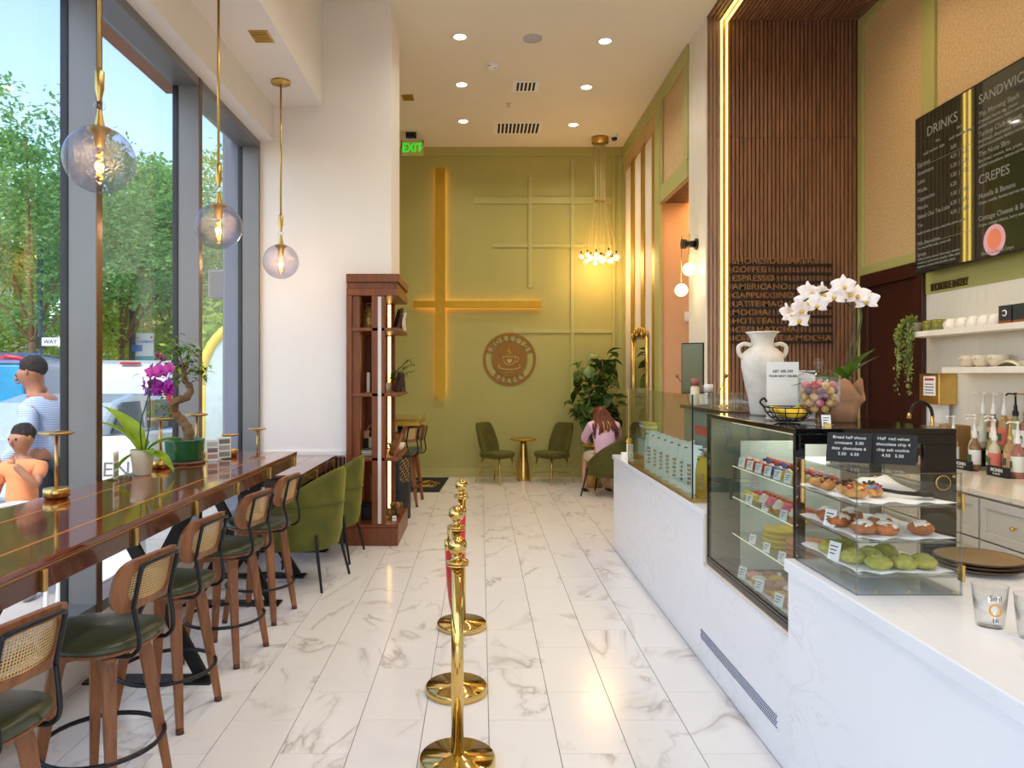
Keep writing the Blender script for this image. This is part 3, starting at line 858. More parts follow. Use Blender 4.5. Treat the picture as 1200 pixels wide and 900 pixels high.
# ---- barrel armchairs
def armchair(mat='velvet'):
    t = thing('armchair', '', 'armchair')
    def top(a): return .50 + .42*max(0, math.cos(a*.62))**1.3
    rows = [[] for _ in range(9)]
    n = 30
    for k in range(n+1):
        a = R(-150 + 300*k/n); d = Vector((-math.cos(a), math.sin(a), 0)); tp = top(a)
        rx = .31
        lean = Vector((-.05,0,0))*max(0, math.cos(a))
        q = [(.86,.290,0),(.97,.31,0),(1.0,.42,.3),(1.0,tp-.05,1),(.985,tp-.012,1),(.94,tp,1),(.885,tp-.014,1),(.86,tp-.06,1),(.80,.40,.2)]
        for r, (m, z, ln) in enumerate(q):
            rows[r].append(d*rx*m + lean*ln + Vector((0,0,z)))
    MB().grid(rows).build('shell', M[mat], t, solid=0)
    MB().lathe([(.0001,.285),(.255,.288),(.272,.30),(.272,.30)], 36).build('base_pan', M[mat], t)
    rows = []
    for r, z in [(.0,.468),(.16,.466),(.235,.455),(.262,.425),(.262,.32),(.25,.30),(.0,.30)]:
        rows.append([(r*math.cos(2*PI*k/32)+(.03 if math.cos(2*PI*k/32) > 0 else 0)*r/.26, r*math.sin(2*PI*k/32)*1.02, z) for k in range(32)])
    MB().grid(rows, closed=True).build('seat_cushion', M[mat], t)
    sm = []
    for k in range(n+1):
        a = R(-120 + 240*k/n); sm.append(Vector((-math.cos(a), math.sin(a), 0))*.313 + Vector((-.035*max(0,math.cos(a)),0,.64)))
    MB().tube(sm, .004, 6).build('seam', M['velvetd'], t)
    for sx in (-1,1):
        for sy in (-1,1):
            MB().tube([(sx*.235,sy*.215,.42),(sx*.245,sy*.225,.28),(sx*.30,sy*.27,0)], [.013,.013,.010], 8).build('leg', M['black'], t)
    return t
ac = armchair()
for i, (x, y, a, l) in enumerate(((-1.43,5.78,168,'olive green velvet barrel armchair nearer the viewer at the side table'),(-1.41,6.56,176,'olive green velvet barrel armchair farther back beside the wooden shelf'))):
    place(ac, i == 0, (x,y,0), R(a), l, 'green barrel armchairs')

# ---- table lamps, plants and stands on the bar table
ZT = 1.05
def table_lamp(h, rd):
    t = thing('table_lamp', '', 'table lamp')
    MB().lathe([(.0001,.0),(.050,.0),(.050,.008),(.058,.010),(.058,.046),(.052,.052),(.0001,.053)], 28).build('base', M['brass'], t)
    MB().cyl((0,0,.05),(0,0,h-.012),.0085,n=12).build('stem', M['brass'], t)
    MB().lathe([(.0001,h-.014),(.02,h-.014),(rd*.85,h-.008),(rd,h),(rd*.96,h+.006),(.0001,h+.008)], 32).build('disc_shade', M['brass'], t)
    return t
tl = table_lamp(.315, .078)
for i, (x, y, z, l) in enumerate(((-2.04,3.49,ZT,'brass disc table lamp at the left in front of the child outside'),(-2.03,4.60,ZT,'brass disc table lamp between the orchid and the green pot'),(-1.98,5.06,ZT,'brass disc table lamp behind the green pot'),(-1.92,6.24,.862,'brass disc table lamp on the lower side table by the white pier'))):
    place(tl, i == 0, (x,y,z), 0, l, 'brass disc table lamps')
s_ = table_lamp(.155, .06); place(s_, True, (-1.83,5.30,ZT), 0, 'short brass disc table lamp at the far end of the bar table', 'brass disc table lamps')

def leafmesh(L, Wd, droop=.3, fold=.15, n=8, tip=1.0, m=4):
    """leaf along +X, lying in XY, rising in Z then drooping"""
    rows = []
    for i in range(n+1):
        t = i/n; w = Wd*math.sin(PI*min(1, t*.96+.02)**(.75*tip))
        rows.append([Vector((L*t, w/2*s, fold*abs(s)*w + L*(.25*t - (.25+droop)*t*t))) for s in [(-1+2*k/m) for k in range(m+1)]])
    return MB().grid(rows)
def put(me, name, parent, loc, rz=0, ry=0, rx=0, s=1):
    o = link(name, me, parent)
    o.location = loc; o.rotation_euler = Euler((rx, ry, rz), 'XYZ'); o.scale = (s,s,s)
    return o
def flower_mesh(name, mats, r, lip):
    """moth orchid bloom facing +X"""
    b = MB()
    for a, l, w in ((90,1,.62),(210,.95,.6),(330,.95,.6),(20,1.05,1.05),(160,1.05,1.05)):
        ca, sa = math.cos(R(a)), math.sin(R(a)); rows = []
        for i in range(6):
            t = i/5; ww = w*r*math.sin(PI*(t*.9+.06)**.8)*.5
            rows.append([Vector((r*(.12*math.sin(t*2.2) - .18*t*t*abs(s)), ca*r*l*t - sa*ww*s, sa*r*l*t + ca*ww*s)) for s in (-1,-.5,0,.5,1)])
        b.grid(rows)
    o = b.build(name, mats, None)
    return o
def orchid_bloom(parent, loc, rz, ry, r, mat, lipmat, rx=0):
    key = (mat.name, round(r,3))
    if key not in FLW:
        fo = flower_mesh('bloom', mat, r, None); me = fo.data; bpy.data.objects.remove(fo)
        lp = MB().ball((r*.18,0,-r*.16), r*.22, (1,.8,.8), 8, 6).mesh('lip'); lp.materials.append(lipmat)
        FLW[key] = (me, lp)
    me, lp = FLW[key]
    o = put(me, 'bloom', parent, loc, rz, ry, rx); o.data = me
    put(lp, 'lip', o, (0,0,0))
    return o
FLW = {}
# magenta orchid
oc = thing('potted_orchid', 'magenta orchid with broad green leaves in a white pot', 'potted plant', (-2.005, 4.30, ZT))
MB().lathe([(.0001,0),(.047,0),(.051,.004),(.067,.148),(.066,.152),(.060,.152),(.056,.12),(.0001,.12)], 32).build('pot', M['cream'], oc)
MB().lathe([(.0001,.125),(.058,.125)], 20).build('moss', M['soil'], oc)
big = leafmesh(.34,.16,.25,.16,10); bm_ = big.mesh('leaf'); bm_.materials.append(M['leafb'])
for (rz, ry, s) in ((170,-62,1.05),(200,-52,.9),(195,35,.62),(20,-35,.62),(-15,15,.66),(-50,-10,.5),(120,-30,.6)):
    put(bm_, 'leaf', oc, (.02*math.cos(R(rz)),.02*math.sin(R(rz)),.135), R(rz), R(ry), 0, s)
STEM = plain('dark_green_stem', (58,72,34), .5)
PETAL = plain('magenta_petal', (206,70,180), .5, var=.3, scale=30, sss=.1)
PETALD = plain('deep_magenta_petal', (150,10,140), .5, var=.2)
spn = {'a': bez([(.0,0,.13),(-.01,.0,.30),(.03,.01,.46),(.05,.0,.60),(.07,-.02,.66)]), 'b': bez([(.01,.01,.13),(.04,.01,.32),(.045,.0,.50),(.06,-.0,.62),(.12,0,.68)])}
for k in spn: MB().tube(spn[k], .004, 6).build('flower_stem', STEM, oc)
rn = random.Random(5)
for i in range(15):
    x = .075 + rn.uniform(-.075,.10); z = .56 + rn.uniform(-.07,.085); y = rn.uniform(-.06,.05)
    orchid_bloom(oc, (x,y,z), R(-90+rn.uniform(-60,70)), R(rn.uniform(-25,25)), .046, PETALD if z < .55 else PETAL, PETALD)
for (x,z) in ((.11,.70),(.13,.69),(.145,.65),(.09,.715)):
    MB().ball((x,0,z), .013, (1,1,1.3), 8, 6).build('bud', plain('bud', (130,40,90), .5) if 'bud' not in bpy.data.materials else bpy.data.materials['bud'], oc)
# bonsai with twisted trunk
bo = thing('bonsai_tree', 'ficus bonsai with twisted trunk in a ribbed green pot', 'potted plant', (-1.985, 4.86, ZT))
pr = [(.0001,0),(.118,0)]
MB().lathe([(.0001,0),(.132,0),(.136,.012),(.12,.02),(.0001,.02)], 36).build('saucer', plain('brown_saucer', (96,62,40), .4), bo)
pr = [(.0001,.02),(.115,.02)]
for k in range(10):
    z = .03+.0125*k; pr += [(.118+.0012*k,z),(.1215+.0012*k,z+.005)]
pr += [(.134,.156),(.134,.162),(.126,.162),(.122,.14),(.0001,.14)]
MB().lathe(pr, 40).build('pot', plain('green_glaze', (14,92,52), .18, coat=.6), bo)
MB().lathe([(.0001,.145),(.122,.145)], 24).build('soil', M['soil'], bo)
tp = bez([(0.02,0,.14),(.03,0,.22),(-.02,.02,.28),(-.07,.0,.35),(-.04,-.03,.42),(.02,-.01,.44),(.035,.02,.50),(.0,.0,.56),(.005,0,.60)],6)
tr_ = MB().tube(tp, [.036-.020*i/len(tp)+.004*math.sin(i*1.7) for i in range(len(tp))], 10).build('trunk', M['bark'], bo)
MB().tube([p+Vector((.024*math.cos(i*.5),.024*math.sin(i*.5),0)) for i, p in enumerate(tp[:34])], [.018-.008*i/34 for i in range(34)], 8).build('twisted_root', M['bark'], bo)
lf = leafmesh(.062,.034,.4,.1,5,1,2).mesh('leaf'); lf.materials.append(M['leafb'])
lf2 = leafmesh(.062,.034,.4,.1,5,1,2).mesh('leaf'); lf2.materials.append(M['leaf'])
rn = random.Random(11)
for tip in ((-.10,.02,.55),(-.16,-.03,.50),(-.09,.03,.74),(-.04,-.02,.78),(.05,0,.70),(.09,.02,.60),(.03,.02,.78),(-.15,.0,.36),(.11,-.02,.62),(-.06,.01,.62),(.0,.03,.66)):
    base = tp[-2] if tip[2] > .45 else tp[18]
    mid = (Vector(base)+Vector(tip))/2 + Vector((0,0,.02))
    MB().tube(bez([base, mid, tip],4), [.006-.0004*i for i in range(9)], 5).build('twig', M['bark'], bo)
    for q in range(20):
        p = Vector(tip)+Vector((rn.gauss(0,.036),rn.gauss(0,.036),rn.gauss(.0,.028)))
        put(lf if rn.random() < .55 else lf2, 'leaf', bo, p, rn.uniform(0,6.3), rn.uniform(-.7,.4), 0, rn.uniform(.6,1.05))
# acrylic sign stands
def sign_stand(label, loc, rz, w, h, cols):
    t = thing('sign_stand', label, 'sign stand', loc, rz)
    MB().box(-w/2,w/2,-.04,.04,0,.006).build('base', M['acrylic'], t)
    MB().box(-w/2,w/2,-.004,.004,.006,h).build('sleeve', M['acrylic'], t)
    MB().box(-w/2+.004,w/2-.004,-.001,.001,.01,h-.004).build('card', M['paperw'], t)
    for i, c in enumerate(cols):
        MB().box(-w/2+.012,w/2-.012,-.0022,-.001,h*(.12+.28*i),h*(.32+.28*i)).build('print_block', plain('print%d_%s'%(i,label[:5]), c, .7), t)
sign_stand('small clear sign stand with green leaflet at the left of the white orchid pot', (-2.06,4.10,ZT), R(100), .10,.16, ((150,160,110),(120,150,60),(190,200,150)))
sign_stand('small clear sign stand right of the green pot', (-1.835,4.97,ZT), R(35), .09,.15, ((190,150,140),(120,110,110),(200,196,190)))
sign_stand('second clear sign stand behind the green pot', (-1.80,5.10,ZT), R(40), .10,.16, ((140,140,140),(170,168,160),(120,120,124)))
MB().box(-2.08,-1.86,5.72,5.95,.8625,.87).build('paper_sheet', M['paperw']); tag(bpy.data.objects['paper_sheet'], 'white paper sheet lying on the lower side table', 'paper')

# ---- stanchions and rope
def stanchion():
    t = thing('stanchion', '', 'barrier post')
    MB().lathe([(.0001,0),(.155,0),(.16,.005),(.16,.034),(.154,.041),(.045,.046),(.036,.052),(.0001,.052)], 48).build('base', M['brass2'], t)
    MB().cyl((0,0,.045),(0,0,.855),.0265,n=28).build('pole', M['brass2'], t)
    MB().lathe([(.0265,.85),(.046,.853),(.050,.858),(.046,.863),(.028,.866),(.018,.874),(.015,.885),(.02,.892)], 28).build('collar', M['brass2'], t)
    MB().ball((0,0,.925), .041, nu=28, nv=18).build('ball_finial', M['brass2'], t)
    MB().tube([(.044*math.cos(R(a)),.044*math.sin(R(a)),.846) for a in range(0,360,20)], .004, 6, closed=True).build('hook_ring', M['brass2'], t)
    return t
sn = stanchion()
for i, (x, y, l) in enumerate(((-.097,3.06,'polished brass stanchion nearest the viewer'),(-.124,3.76,'polished brass stanchion second from the viewer holding a red rope'),(-.122,4.72,'polished brass stanchion farthest from the viewer'))):
    place(sn, i == 0, (x,y,0), 0, l, 'brass barrier stanchions')
rope = thing('barrier_rope', 'red velvet barrier rope hanging between the two farther brass posts', 'rope', (0,0,0))
a = Vector((-.168,3.80,.80)); b_ = Vector((-.112,4.665,.80))
pts = bez([a+Vector((0,0,-.05)), a+Vector((.004,.10,-.26)), a+Vector((.015,.26,-.46)), (a+b_)/2+Vector((0,.03,-.53)), b_+Vector((-.01,-.22,-.44)), b_+Vector((-.004,-.08,-.24)), b_+Vector((0,0,-.05))], 7)
MB().tube(pts, .0185, 12).build('rope', M['red'], rope)
for e, d in ((a, 1), (b_, -1)):
    MB().cyl(e+Vector((0,0,-.075)), e+Vector((0,0,-.02)), .0205, n=14).build('end_cap', M['brass2'], rope)
    MB().tube([e+Vector((0,0,-.02)), e+Vector((0,0,.03)), e+Vector((.012,0,.052)), e+Vector((.03,-.0*d,.05))], .006, 8).build('hook', M['brass2'], rope)
# ================================================================== WOODEN SHELF UNIT BY THE PIER
bk = thing('shelf_unit', 'tall cherry wood display shelf with light strips at the pier end', 'shelf', (0,0,0))
X0, X1, Y0, Y1 = -1.29, -.79, 6.97, 7.86
def bb(n, x0,x1,y0,y1,z0,z1, mat='bookwood', bev=.004): return MB().box(x0,x1,y0,y1,z0,z1).build(n, M[mat], bk, bevel=bev)
bb('base', X0, X1+.0, Y0-.02, Y1+.02, 0, .17); bb('base_top', X0, X1, Y0, Y1, .17, .20)
bb('cornice', X0, X1, Y0, Y1, 2.40, 2.47); bb('cornice', X0, X1-.012, Y0+.015, Y1, 2.47, 2.53); bb('cornice', X0, X1+.008, Y0-.012, Y1+.01, 2.53, 2.61)
bb('side_panel', X0, -1.235, Y0, Y1, .20, 2.40); bb('side_stile', -1.235, -1.16, Y0+.02, Y0+.10, .20, 2.40)
bb('back_panel', -1.235, -1.06, Y1-.03, Y1, .20, 2.40)
bb('front_post', -1.045, -.918, Y0+.0, Y0+.10, .20, 2.40)
bb('led_profile', -.985, -.952, Y0-.006, Y0, .21, 2.39, 'leddim', 0)
bb('rear_post', -1.03, -.92, Y1-.08, Y1, .20, 2.40)
for z in (.20, .845, 1.465, 2.095):
    zt = {.20:.81,.845:1.43,1.465:2.06,2.095:2.40}[z]
    MB().box(-.99,-.962,Y1-.088,Y1-.08,z+.01,zt-.01).build('led_strip', M['led'], bk)
for z in (.81, 1.43, 2.06):
    bb('shelf', -1.235, X1, Y0+.0, Y1, z, z+.035)
# things on the shelf
def on(name, label, cat, x, y, z, rz=0, grp=None): return thing(name, label, cat, (x,y,z), rz, grp)
GOLDC = plain('crinkled_gold', (206,170,96), .35, .6, var=.3, scale=40, bmp=.6, bscale=60)
AMB = plain('amber_glass', (206,120,30), .25, var=.4, scale=30)
t = on('gold_lantern','crinkled gold lantern on the top shelf','lantern',-1.12,7.3,2.095)
MB().lathe([(.0001,0),(.06,0),(.068,.05),(.062,.17),(.035,.22),(.03,.235),(.0001,.235)],14).build('body',GOLDC,t); MB().tube([(.03*math.cos(R(a)),0,.235+.03*math.sin(R(a))) for a in range(0,181,20)],.004,6).build('ring',M['brass'],t)
t = on('amber_vase','amber patterned vase on the top shelf','vase',-1.0,7.42,2.095)
MB().lathe([(.0001,0),(.045,0),(.055,.06),(.05,.15),(.03,.2),(.035,.22)],16).build('body',AMB,t); MB().lathe([(.034,.215),(.037,.222),(.034,.228)],16).build('rim',M['brass'],t)
def frame(label, x,y,z, w,h, lean, rz, c, mat=None, name='picture_frame'):
    t = on(name,label,'picture frame',x,y,z,rz,None)
    Mx = Matrix.Rotation(lean,4,'X')
    MB().box(-w/2,w/2,-.012,.012,0,h,Mx).build('frame', mat or M['darkwood'], t)
    MB().box(-w/2+.02,w/2-.02,-.0135,-.012,.02,h-.02,Mx).build('picture', plain('pic_'+label[:12], c, .6, var=.5, scale=25), t)
    MB().box(-.01,.01,.01,.03,0,h*.7,Matrix.Translation((0,.04,0))@Matrix.Rotation(-lean*.3,4,'X')).build('easel_leg', mat or M['darkwood'], t)
    return t
frame('dark book leaning at the right of the top shelf', -.86,7.35,2.095,.18,.22,R(-14),R(-70),(60,40,30))
frame('pale framed card leaning behind the dark book on the top shelf', -.84,7.52,2.095,.16,.19,R(-14),R(-68),(190,180,160), M['cream'])
frame('carved photo frame leaning on the middle shelf', -.86,7.4,1.465,.17,.20,R(-14),R(-70),(110,90,70))
frame('slim wooden frame leaning behind the carved frame', -.85,7.56,1.465,.15,.18,R(-12),R(-70),(80,60,40))
frame('light wooden picture frame leaning on the lower shelf', -.88,7.22,.845,.18,.23,R(-20),R(-66),(206,150,90), M['legwood'])
def book(label, x,y,z, w,d,h, c, rz=0, flat=False):
    t = on('book', label,'book',x,y,z,rz)
    MB().box(-w/2,w/2,-d/2,d/2,0,h).build('cover', plain('cover_'+label[:14], c, .5), t, bevel=.002)
    MB().box(-w/2+.004,w/2-.004,-d/2-.0008,d/2-.004,.004,h-.004).build('pages', M['paperw'], t)
book('olive hardback standing on the middle shelf', -1.12,7.25,1.465,.035,.16,.20,(150,140,80),R(8))
book('white hardback standing beside the olive one', -1.07,7.3,1.465,.03,.15,.18,(210,204,190),R(4))
for i,(c,l) in enumerate((((40,40,44),'black book at the bottom of the pile'),((206,200,190),'pale book in the middle of the pile'),((90,86,84),'grey book on top of the pile'))):
    book(l+' on the lower shelf', -1.11,7.25,.845+.018*i,.20,.24-.02*i,.018,c,R(6*i))
t = on('tote_bag','pink and black tote bag standing on the lower shelf','bag',-1.11,7.45,.845)
MB().box(-.085,.085,-.05,.05,0,.22).build('body', plain('tote_black',(36,40,36),.8), t, bevel=.02); MB().box(-.087,-.02,-.053,.0,.14,.225).build('pink_cloth', plain('pink_cloth',(216,170,150),.9), t, bevel=.015)
MB().box(-.03,.03,-.054,-.05,.03,.16).build('print', M['cream'], t); MB().tube([(.05*math.cos(R(a)),0,.22+.06*math.sin(R(a))) for a in range(0,181,20)],.006,6).build('handle', M['cream'], t)
t = on('bowl','white ceramic bowl on the lower shelf','bowl',-.87,7.52,.845)
MB().lathe([(.0001,.004),(.04,0),(.075,.045),(.09,.09),(.086,.09),(.07,.05),(.04,.012),(.0001,.012)],24).build('bowl', M['cream'], t); MB().ball((.0,0,.075),.055,(1,1,.6),12,8).build('contents', plain('bread_fill',(216,170,110),.8), t)
t = on('cork_board','rounded wooden serving board on the bottom of the shelf unit','board',-1.10,7.55,.2)
MB().prism(rrect(.10,.42,.045,5)+[],-.008,.008,'y').build('board', M['legwood'], t).location=(0,0,.21); MB().prism(circ(.012,10,(0,.36)),-.0095,.0095,'y').build('hole',M['felt'],t)
t = on('storage_box','black box on the bottom of the shelf unit','box',-1.10,7.28,.2)
MB().box(-.09,.09,-.08,.08,0,.13).build('body', M['black'], t, bevel=.006); MB().box(-.093,.093,-.083,.083,.13,.155).build('lid', M['black'], t, bevel=.004)
t = on('dried_arrangement','dried pine cone arrangement at the bottom right of the shelf unit','decoration',-.885,7.4,.2)
rn = random.Random(4)
for i in range(16):
    MB().ball((rn.gauss(0,.03),rn.gauss(0,.05),.035+abs(rn.gauss(0,.04))),.028,(1,1,1.3),8,6).build('cone', plain('cone%d'%(i%3),[(120,80,40),(150,110,60),(90,70,40)][i%3],.8,var=.5,scale=90) if 'cone%d'%(i%3) not in bpy.data.materials else bpy.data.materials['cone%d'%(i%3)], t)
t = on('price_card','small white price card at the front of the bottom shelf','card',-.85,7.15,.2)
MB().box(-.02,.02,-.001,.001,0,.05,Matrix.Rotation(R(-15),4,'X')).build('card',M['paperw'],t); MB().box(-.014,.014,-.0015,-.001,.02,.026,Matrix.Rotation(R(-15),4,'X')).build('print',M['ink'],t)
# olive plant
t = on('olive_plant','olive branch plant spilling off the middle shelf','plant',-.96,7.45,1.465)
MB().lathe([(.0001,0),(.04,0),(.05,.09),(.046,.09),(.04,.02),(.0001,.02)],18).build('pot',M['cream'],t)
ol = leafmesh(.055,.013,.2,.1,4,1,2).mesh('leaf'); ol.materials.append(M['leaf'])
for i in range(13):
    a = rn.uniform(-1.3,1.0) if i < 9 else rn.uniform(2,4.4); L = rn.uniform(.22,.40) if i < 9 else rn.uniform(.12,.2); e = rn.uniform(.15,.9)
    tipv = Vector((math.cos(a)*L*.9, math.sin(a)*L*.6, .09+L*e))
    p = bez([(0,0,.05), tipv*.5+Vector((0,0,.06)), tipv],5)
    MB().tube(p,.0025,4).build('stem', STEM, t)
    for q in p[3:]:
        for s in (0,1): put(ol,'leaf',t,q,rn.uniform(0,6.3),rn.uniform(-.9,.3),0,rn.uniform(.7,1.2))

# ================================================================== REAR AREA
# dark bin with gilt ornament behind the shelf
t = thing('waste_bin','tall black bin with gold filigree behind the shelf unit','bin',(-.95,8.32,0))
MB().lathe([(.0001,0),(.145,0),(.15,.01),(.15,.70),(.145,.72),(.0001,.72)],32).build('body',plain('bin_black',(30,32,38),.5),t)
MB().lathe([(.151,.70),(.154,.705),(.154,.73),(.10,.75),(.0001,.752)],32).build('lid',M['black'],t)
for k in range(9):
    z=.44+.03*k; MB().tube([(.152*math.cos(R(a)),.152*math.sin(R(a)),z+.016*math.sin(R(a*14+k*90))) for a in range(-75,-20,3)],.0035,4).build('gold_filigree',M['brass'],t)
t = thing('rear_bar_table','high brass edged table behind the shelf unit','table',(0,0,0))
MB().box(-1.6,-.72,8.6,9.55,1.085,1.115).build('tabletop',plain('olive_top',(150,130,60),.2,.3),t,bevel=.003)
MB().box(-1.6,-.725,8.605,9.545,1.03,1.085).build('apron',M['goldpaint'],t,bevel=.003)
for x in (-1.5,-1.0): MB().box(x-.03,x+.03,9.0,9.08,0,1.03).build('leg',M['black'],t)
MB().box(-1.6,-.9,8.95,9.12,0,.012).build('foot_plate',M['black'],t)
tealpad = plain('teal_leather',(58,86,78),.4); M['tealpad']=tealpad
st2 = stool('bar_stool','tealpad')
place(st2, True, (-1.02,8.92,0), R(150), 'teal seated stool nearer the viewer at the rear high table', 'rear stools')
place(st2, False, (-.98,9.62,0), R(200), 'teal seated stool behind the rear high table', 'rear stools')
for o in (st2,): o.scale=(1,1,1.06)
# floor mat
t = thing('floor_mat','black door mat with gold scroll pattern on the marble floor','mat',(0,0,0))
MB().prism([(-1.35,10.1),(-.575,10.1),(-.50,11.5),(-1.35,11.5)],0,.008).build('mat',plain('black_mat',(20,24,34),.95,bmp=.4,bscale=200),t)
for k,(rx,ry) in enumerate(((.20,.30),(.15,.22),(.08,.12))):
    MB().tube([(-.83+rx*math.cos(R(a))*(1+.12*math.sin(R(a*6))),10.8+ry*math.sin(R(a))*(1+.12*math.sin(R(a*6))),.009) for a in range(0,360,8)],.009,5,closed=True).build('gold_scroll',M['goldpaint'],t)
# side chairs and pedestal table
def side_chair():
    t = thing('side_chair','', 'chair')
    rows=[]
    for z,w,x,cv in ((.40,.36,-.10,.03),(.47,.44,-.16,.05),(.58,.46,-.20,.06),(.70,.44,-.235,.055),(.82,.40,-.27,.045),(.88,.36,-.285,.04),(.905,.28,-.29,.03)):
        rows.append([Vector((x+cv*(2*s-1)**2*1.2, w*(s-.5), z)) for s in [k/10 for k in range(11)]])
    MB().grid(rows).build('backrest',M['velvetd'],t,solid=.05,sub=1)
    rows=[]
    for r,z in ((0,.455),(.7,.455),(.95,.45),(1.0,.425),(.95,.39),(.6,.37),(0,.37)):
        rows.append([Vector((.02+.25*r*math.copysign(abs(math.cos(2*PI*k/28))**.75,math.cos(2*PI*k/28)), .255*r*math.copysign(abs(math.sin(2*PI*k/28))**.75,math.sin(2*PI*k/28)), z+(.02*abs(math.sin(2*PI*k/28))*r if z>.42 else 0))) for k in range(28)])
    MB().grid(rows,closed=True).build('seat',M['velvetd'],t)
    f=[]
    for sx in (-1,1):
        for sy in (-1,1):
            MB().cyl((.02+sx*.15,sy*.15,.385),(.02+sx*.235,sy*.24,0),.013,.009,n=10).build('leg',M['brass'],t)
    MB().tube([(.02+.20,.207,.14),(.02-.0,0,.15),(.02-.20,-.207,.14)],.006,6).build('stretcher',M['brass'],t)
    MB().tube([(.02+.20,-.207,.14),(.02-.0,0,.162),(.02-.20,.207,.14)],.006,6).build('stretcher',M['brass'],t)
    return t
scx = side_chair()
place(scx, True, (.24,11.02,0), R(-38), 'dark green velvet chair left of the small brass table', 'velvet chairs by the green wall')
place(scx, False, (1.10,11.02,0), R(218), 'dark green velvet chair right of the small brass table', 'velvet chairs by the green wall')
t = thing('pedestal_table','small round brass table between the two velvet chairs','table',(.665,11.25,0))
MB().lathe([(.0001,0),(.115,0),(.118,.006),(.10,.10),(.075,.30),(.052,.55),(.045,.625),(.0001,.625)],32).build('pedestal',M['brass'],t)
MB().lathe([(.0001,.625),(.20,.625),(.205,.632),(.205,.642),(.20,.648),(.0001,.648)],40).build('tabletop',M['goldpaint'],t)
# armchairs around the seated woman
ac2 = armchair('velvetd'); ac2.name='armchair'
place(ac2, True, (1.74,9.86,0), R(150), 'green barrel armchair the woman in lavender sits in')
ac2.scale=(.98,.98,.92)
t = thing('pedestal_table','brass pedestal table in front of the seated woman','table',(1.66,10.55,0))
MB().lathe([(.0001,0),(.11,0),(.075,.3),(.045,.60),(.0001,.60)],24).build('pedestal',M['brass'],t); MB().lathe([(.0001,.60),(.19,.60),(.195,.62),(.0001,.62)],32).build('tabletop',M['goldpaint'],t)

# ---- people
def skin(name, joints, edges, mat, parent=None, sub=2, root=0, smooth=True):
    me = bpy.data.meshes.new(name)
    me.from_pydata([j[:3] for j in joints],[],edges); me.update()
    o = link(name, me, parent); me.materials.append(mat)
    md = o.modifiers.new('skin','SKIN'); md.use_smooth_shade=True
    for i,j in enumerate(joints):
        r = j[3]; ry = j[4] if len(j) > 4 else r
        me.skin_vertices[0].data[i].radius=(r,ry)
    me.skin_vertices[0].data[root].use_root=True
    s = o.modifiers.new('sub','SUBSURF'); s.levels=sub; s.render_levels=sub
    return o
def chain(pts): return [(i,i+1) for i in range(len(pts)-1)]
def hand(parent, wrist, dirv, up, mat, s=1.0, curl=.5):
    """palm and five fingers as children"""
    d = Vector(dirv).normalized(); u = Vector(up).normalized(); sd_ = d.cross(u).normalized()
    w = Vector(wrist)
    J=[(*w,.022*s),(*(w+d*.045*s),.03*s,.016*s),(*(w+d*.085*s),.034*s,.014*s)]; E=[(0,1),(1,2)]
    skin('palm',J,E,mat,parent,1)
    for k,(off,L) in enumerate(((-.027,.062),(-.009,.072),(.009,.068),(.026,.052))):
        b0 = w+d*.085*s+sd_*off*s
        p1=b0+(d*math.cos(curl*.5)-u*math.sin(curl*.5))*L*.5*s; p2=p1+(d*math.cos(curl*1.3)-u*math.sin(curl*1.3))*L*.5*s
        skin('finger',[(*b0,.0095*s),(*p1,.009*s),(*p2,.0075*s)],[(0,1),(1,2)],mat,parent,1)
    b0=w+d*.03*s-sd_*.026*s; p1=b0+(d*.6-sd_*.7)*.04*s; p2=p1+(d*.95-sd_*.2)*.03*s
    skin('thumb',[(*b0,.012*s),(*p1,.011*s),(*p2,.009*s)],[(0,1),(1,2)],mat,parent,1)
# woman seated with her back to the viewer, bent forward
wm = thing('person','person with long auburn hair in a lavender top seated in the armchair','person',(1.71,9.86,0), R(4))
LAV = plain('lavender_knit',(222,186,214),.85,bmp=.1); HAIR = plain('auburn_hair',(96,40,18),.45,var=.35,scale=40); HAIRD = plain('dark_hair',(34,28,26),.9,var=.3,scale=40)
J=[(0,.02,.50,.14,.12),(0,.04,.62,.13,.11),(0,.09,.78,.14,.11),(0,.17,.94,.13,.09),(0,.24,1.00,.05),(0,.30,1.03,.055),(0,.35,1.06,.085,.10),(0,.40,1.06,.07),
   (-.17,.17,.93,.055),(-.24,.28,.74,.042),(-.12,.50,.66,.032),(.17,.17,.93,.055),(.24,.28,.74,.042),(.12,.50,.66,.032),
   (-.11,.10,.50,.085),(-.17,.46,.49,.065),(-.20,.40,.25,.05),(-.22,.34,.07,.035),(-.20,.45,.035,.034,.025),(.11,.10,.50,.085),(.13,.46,.49,.065),(.13,.42,.25,.05),(.12,.34,.07,.035),(.14,.45,.035,.034,.025)]
E=[(0,1),(1,2),(2,3),(3,4),(4,5),(5,6),(6,7),(3,8),(8,9),(9,10),(3,11),(11,12),(12,13),(0,14),(14,15),(15,16),(16,17),(17,18),(0,19),(19,20),(20,21),(21,22),(22,23)]
skin('body',J,E,M['skin'],wm)
JS=[(0,.02,.47,.17,.14),(0,.04,.60,.16,.13),(0,.09,.77,.165,.125),(0,.165,.93,.15,.105),(0,.215,.985,.075),(-.18,.165,.925,.072),(-.245,.28,.75,.058),(-.15,.45,.68,.05),(.18,.165,.925,.072),(.245,.28,.75,.058),(.15,.45,.68,.05)]
skin('lavender_top',JS,[(0,1),(1,2),(2,3),(3,4),(3,5),(5,6),(6,7),(3,8),(8,9),(9,10)],LAV,wm)
JP=[(0,.04,.49,.165,.12),(-.12,.14,.50,.105),(-.17,.47,.49,.085),(.12,.14,.50,.105),(.13,.47,.49,.085)]
skin('shorts',JP,[(0,1),(1,2),(0,3),(3,4)],plain('cream_shorts',(210,196,180),.9),wm)
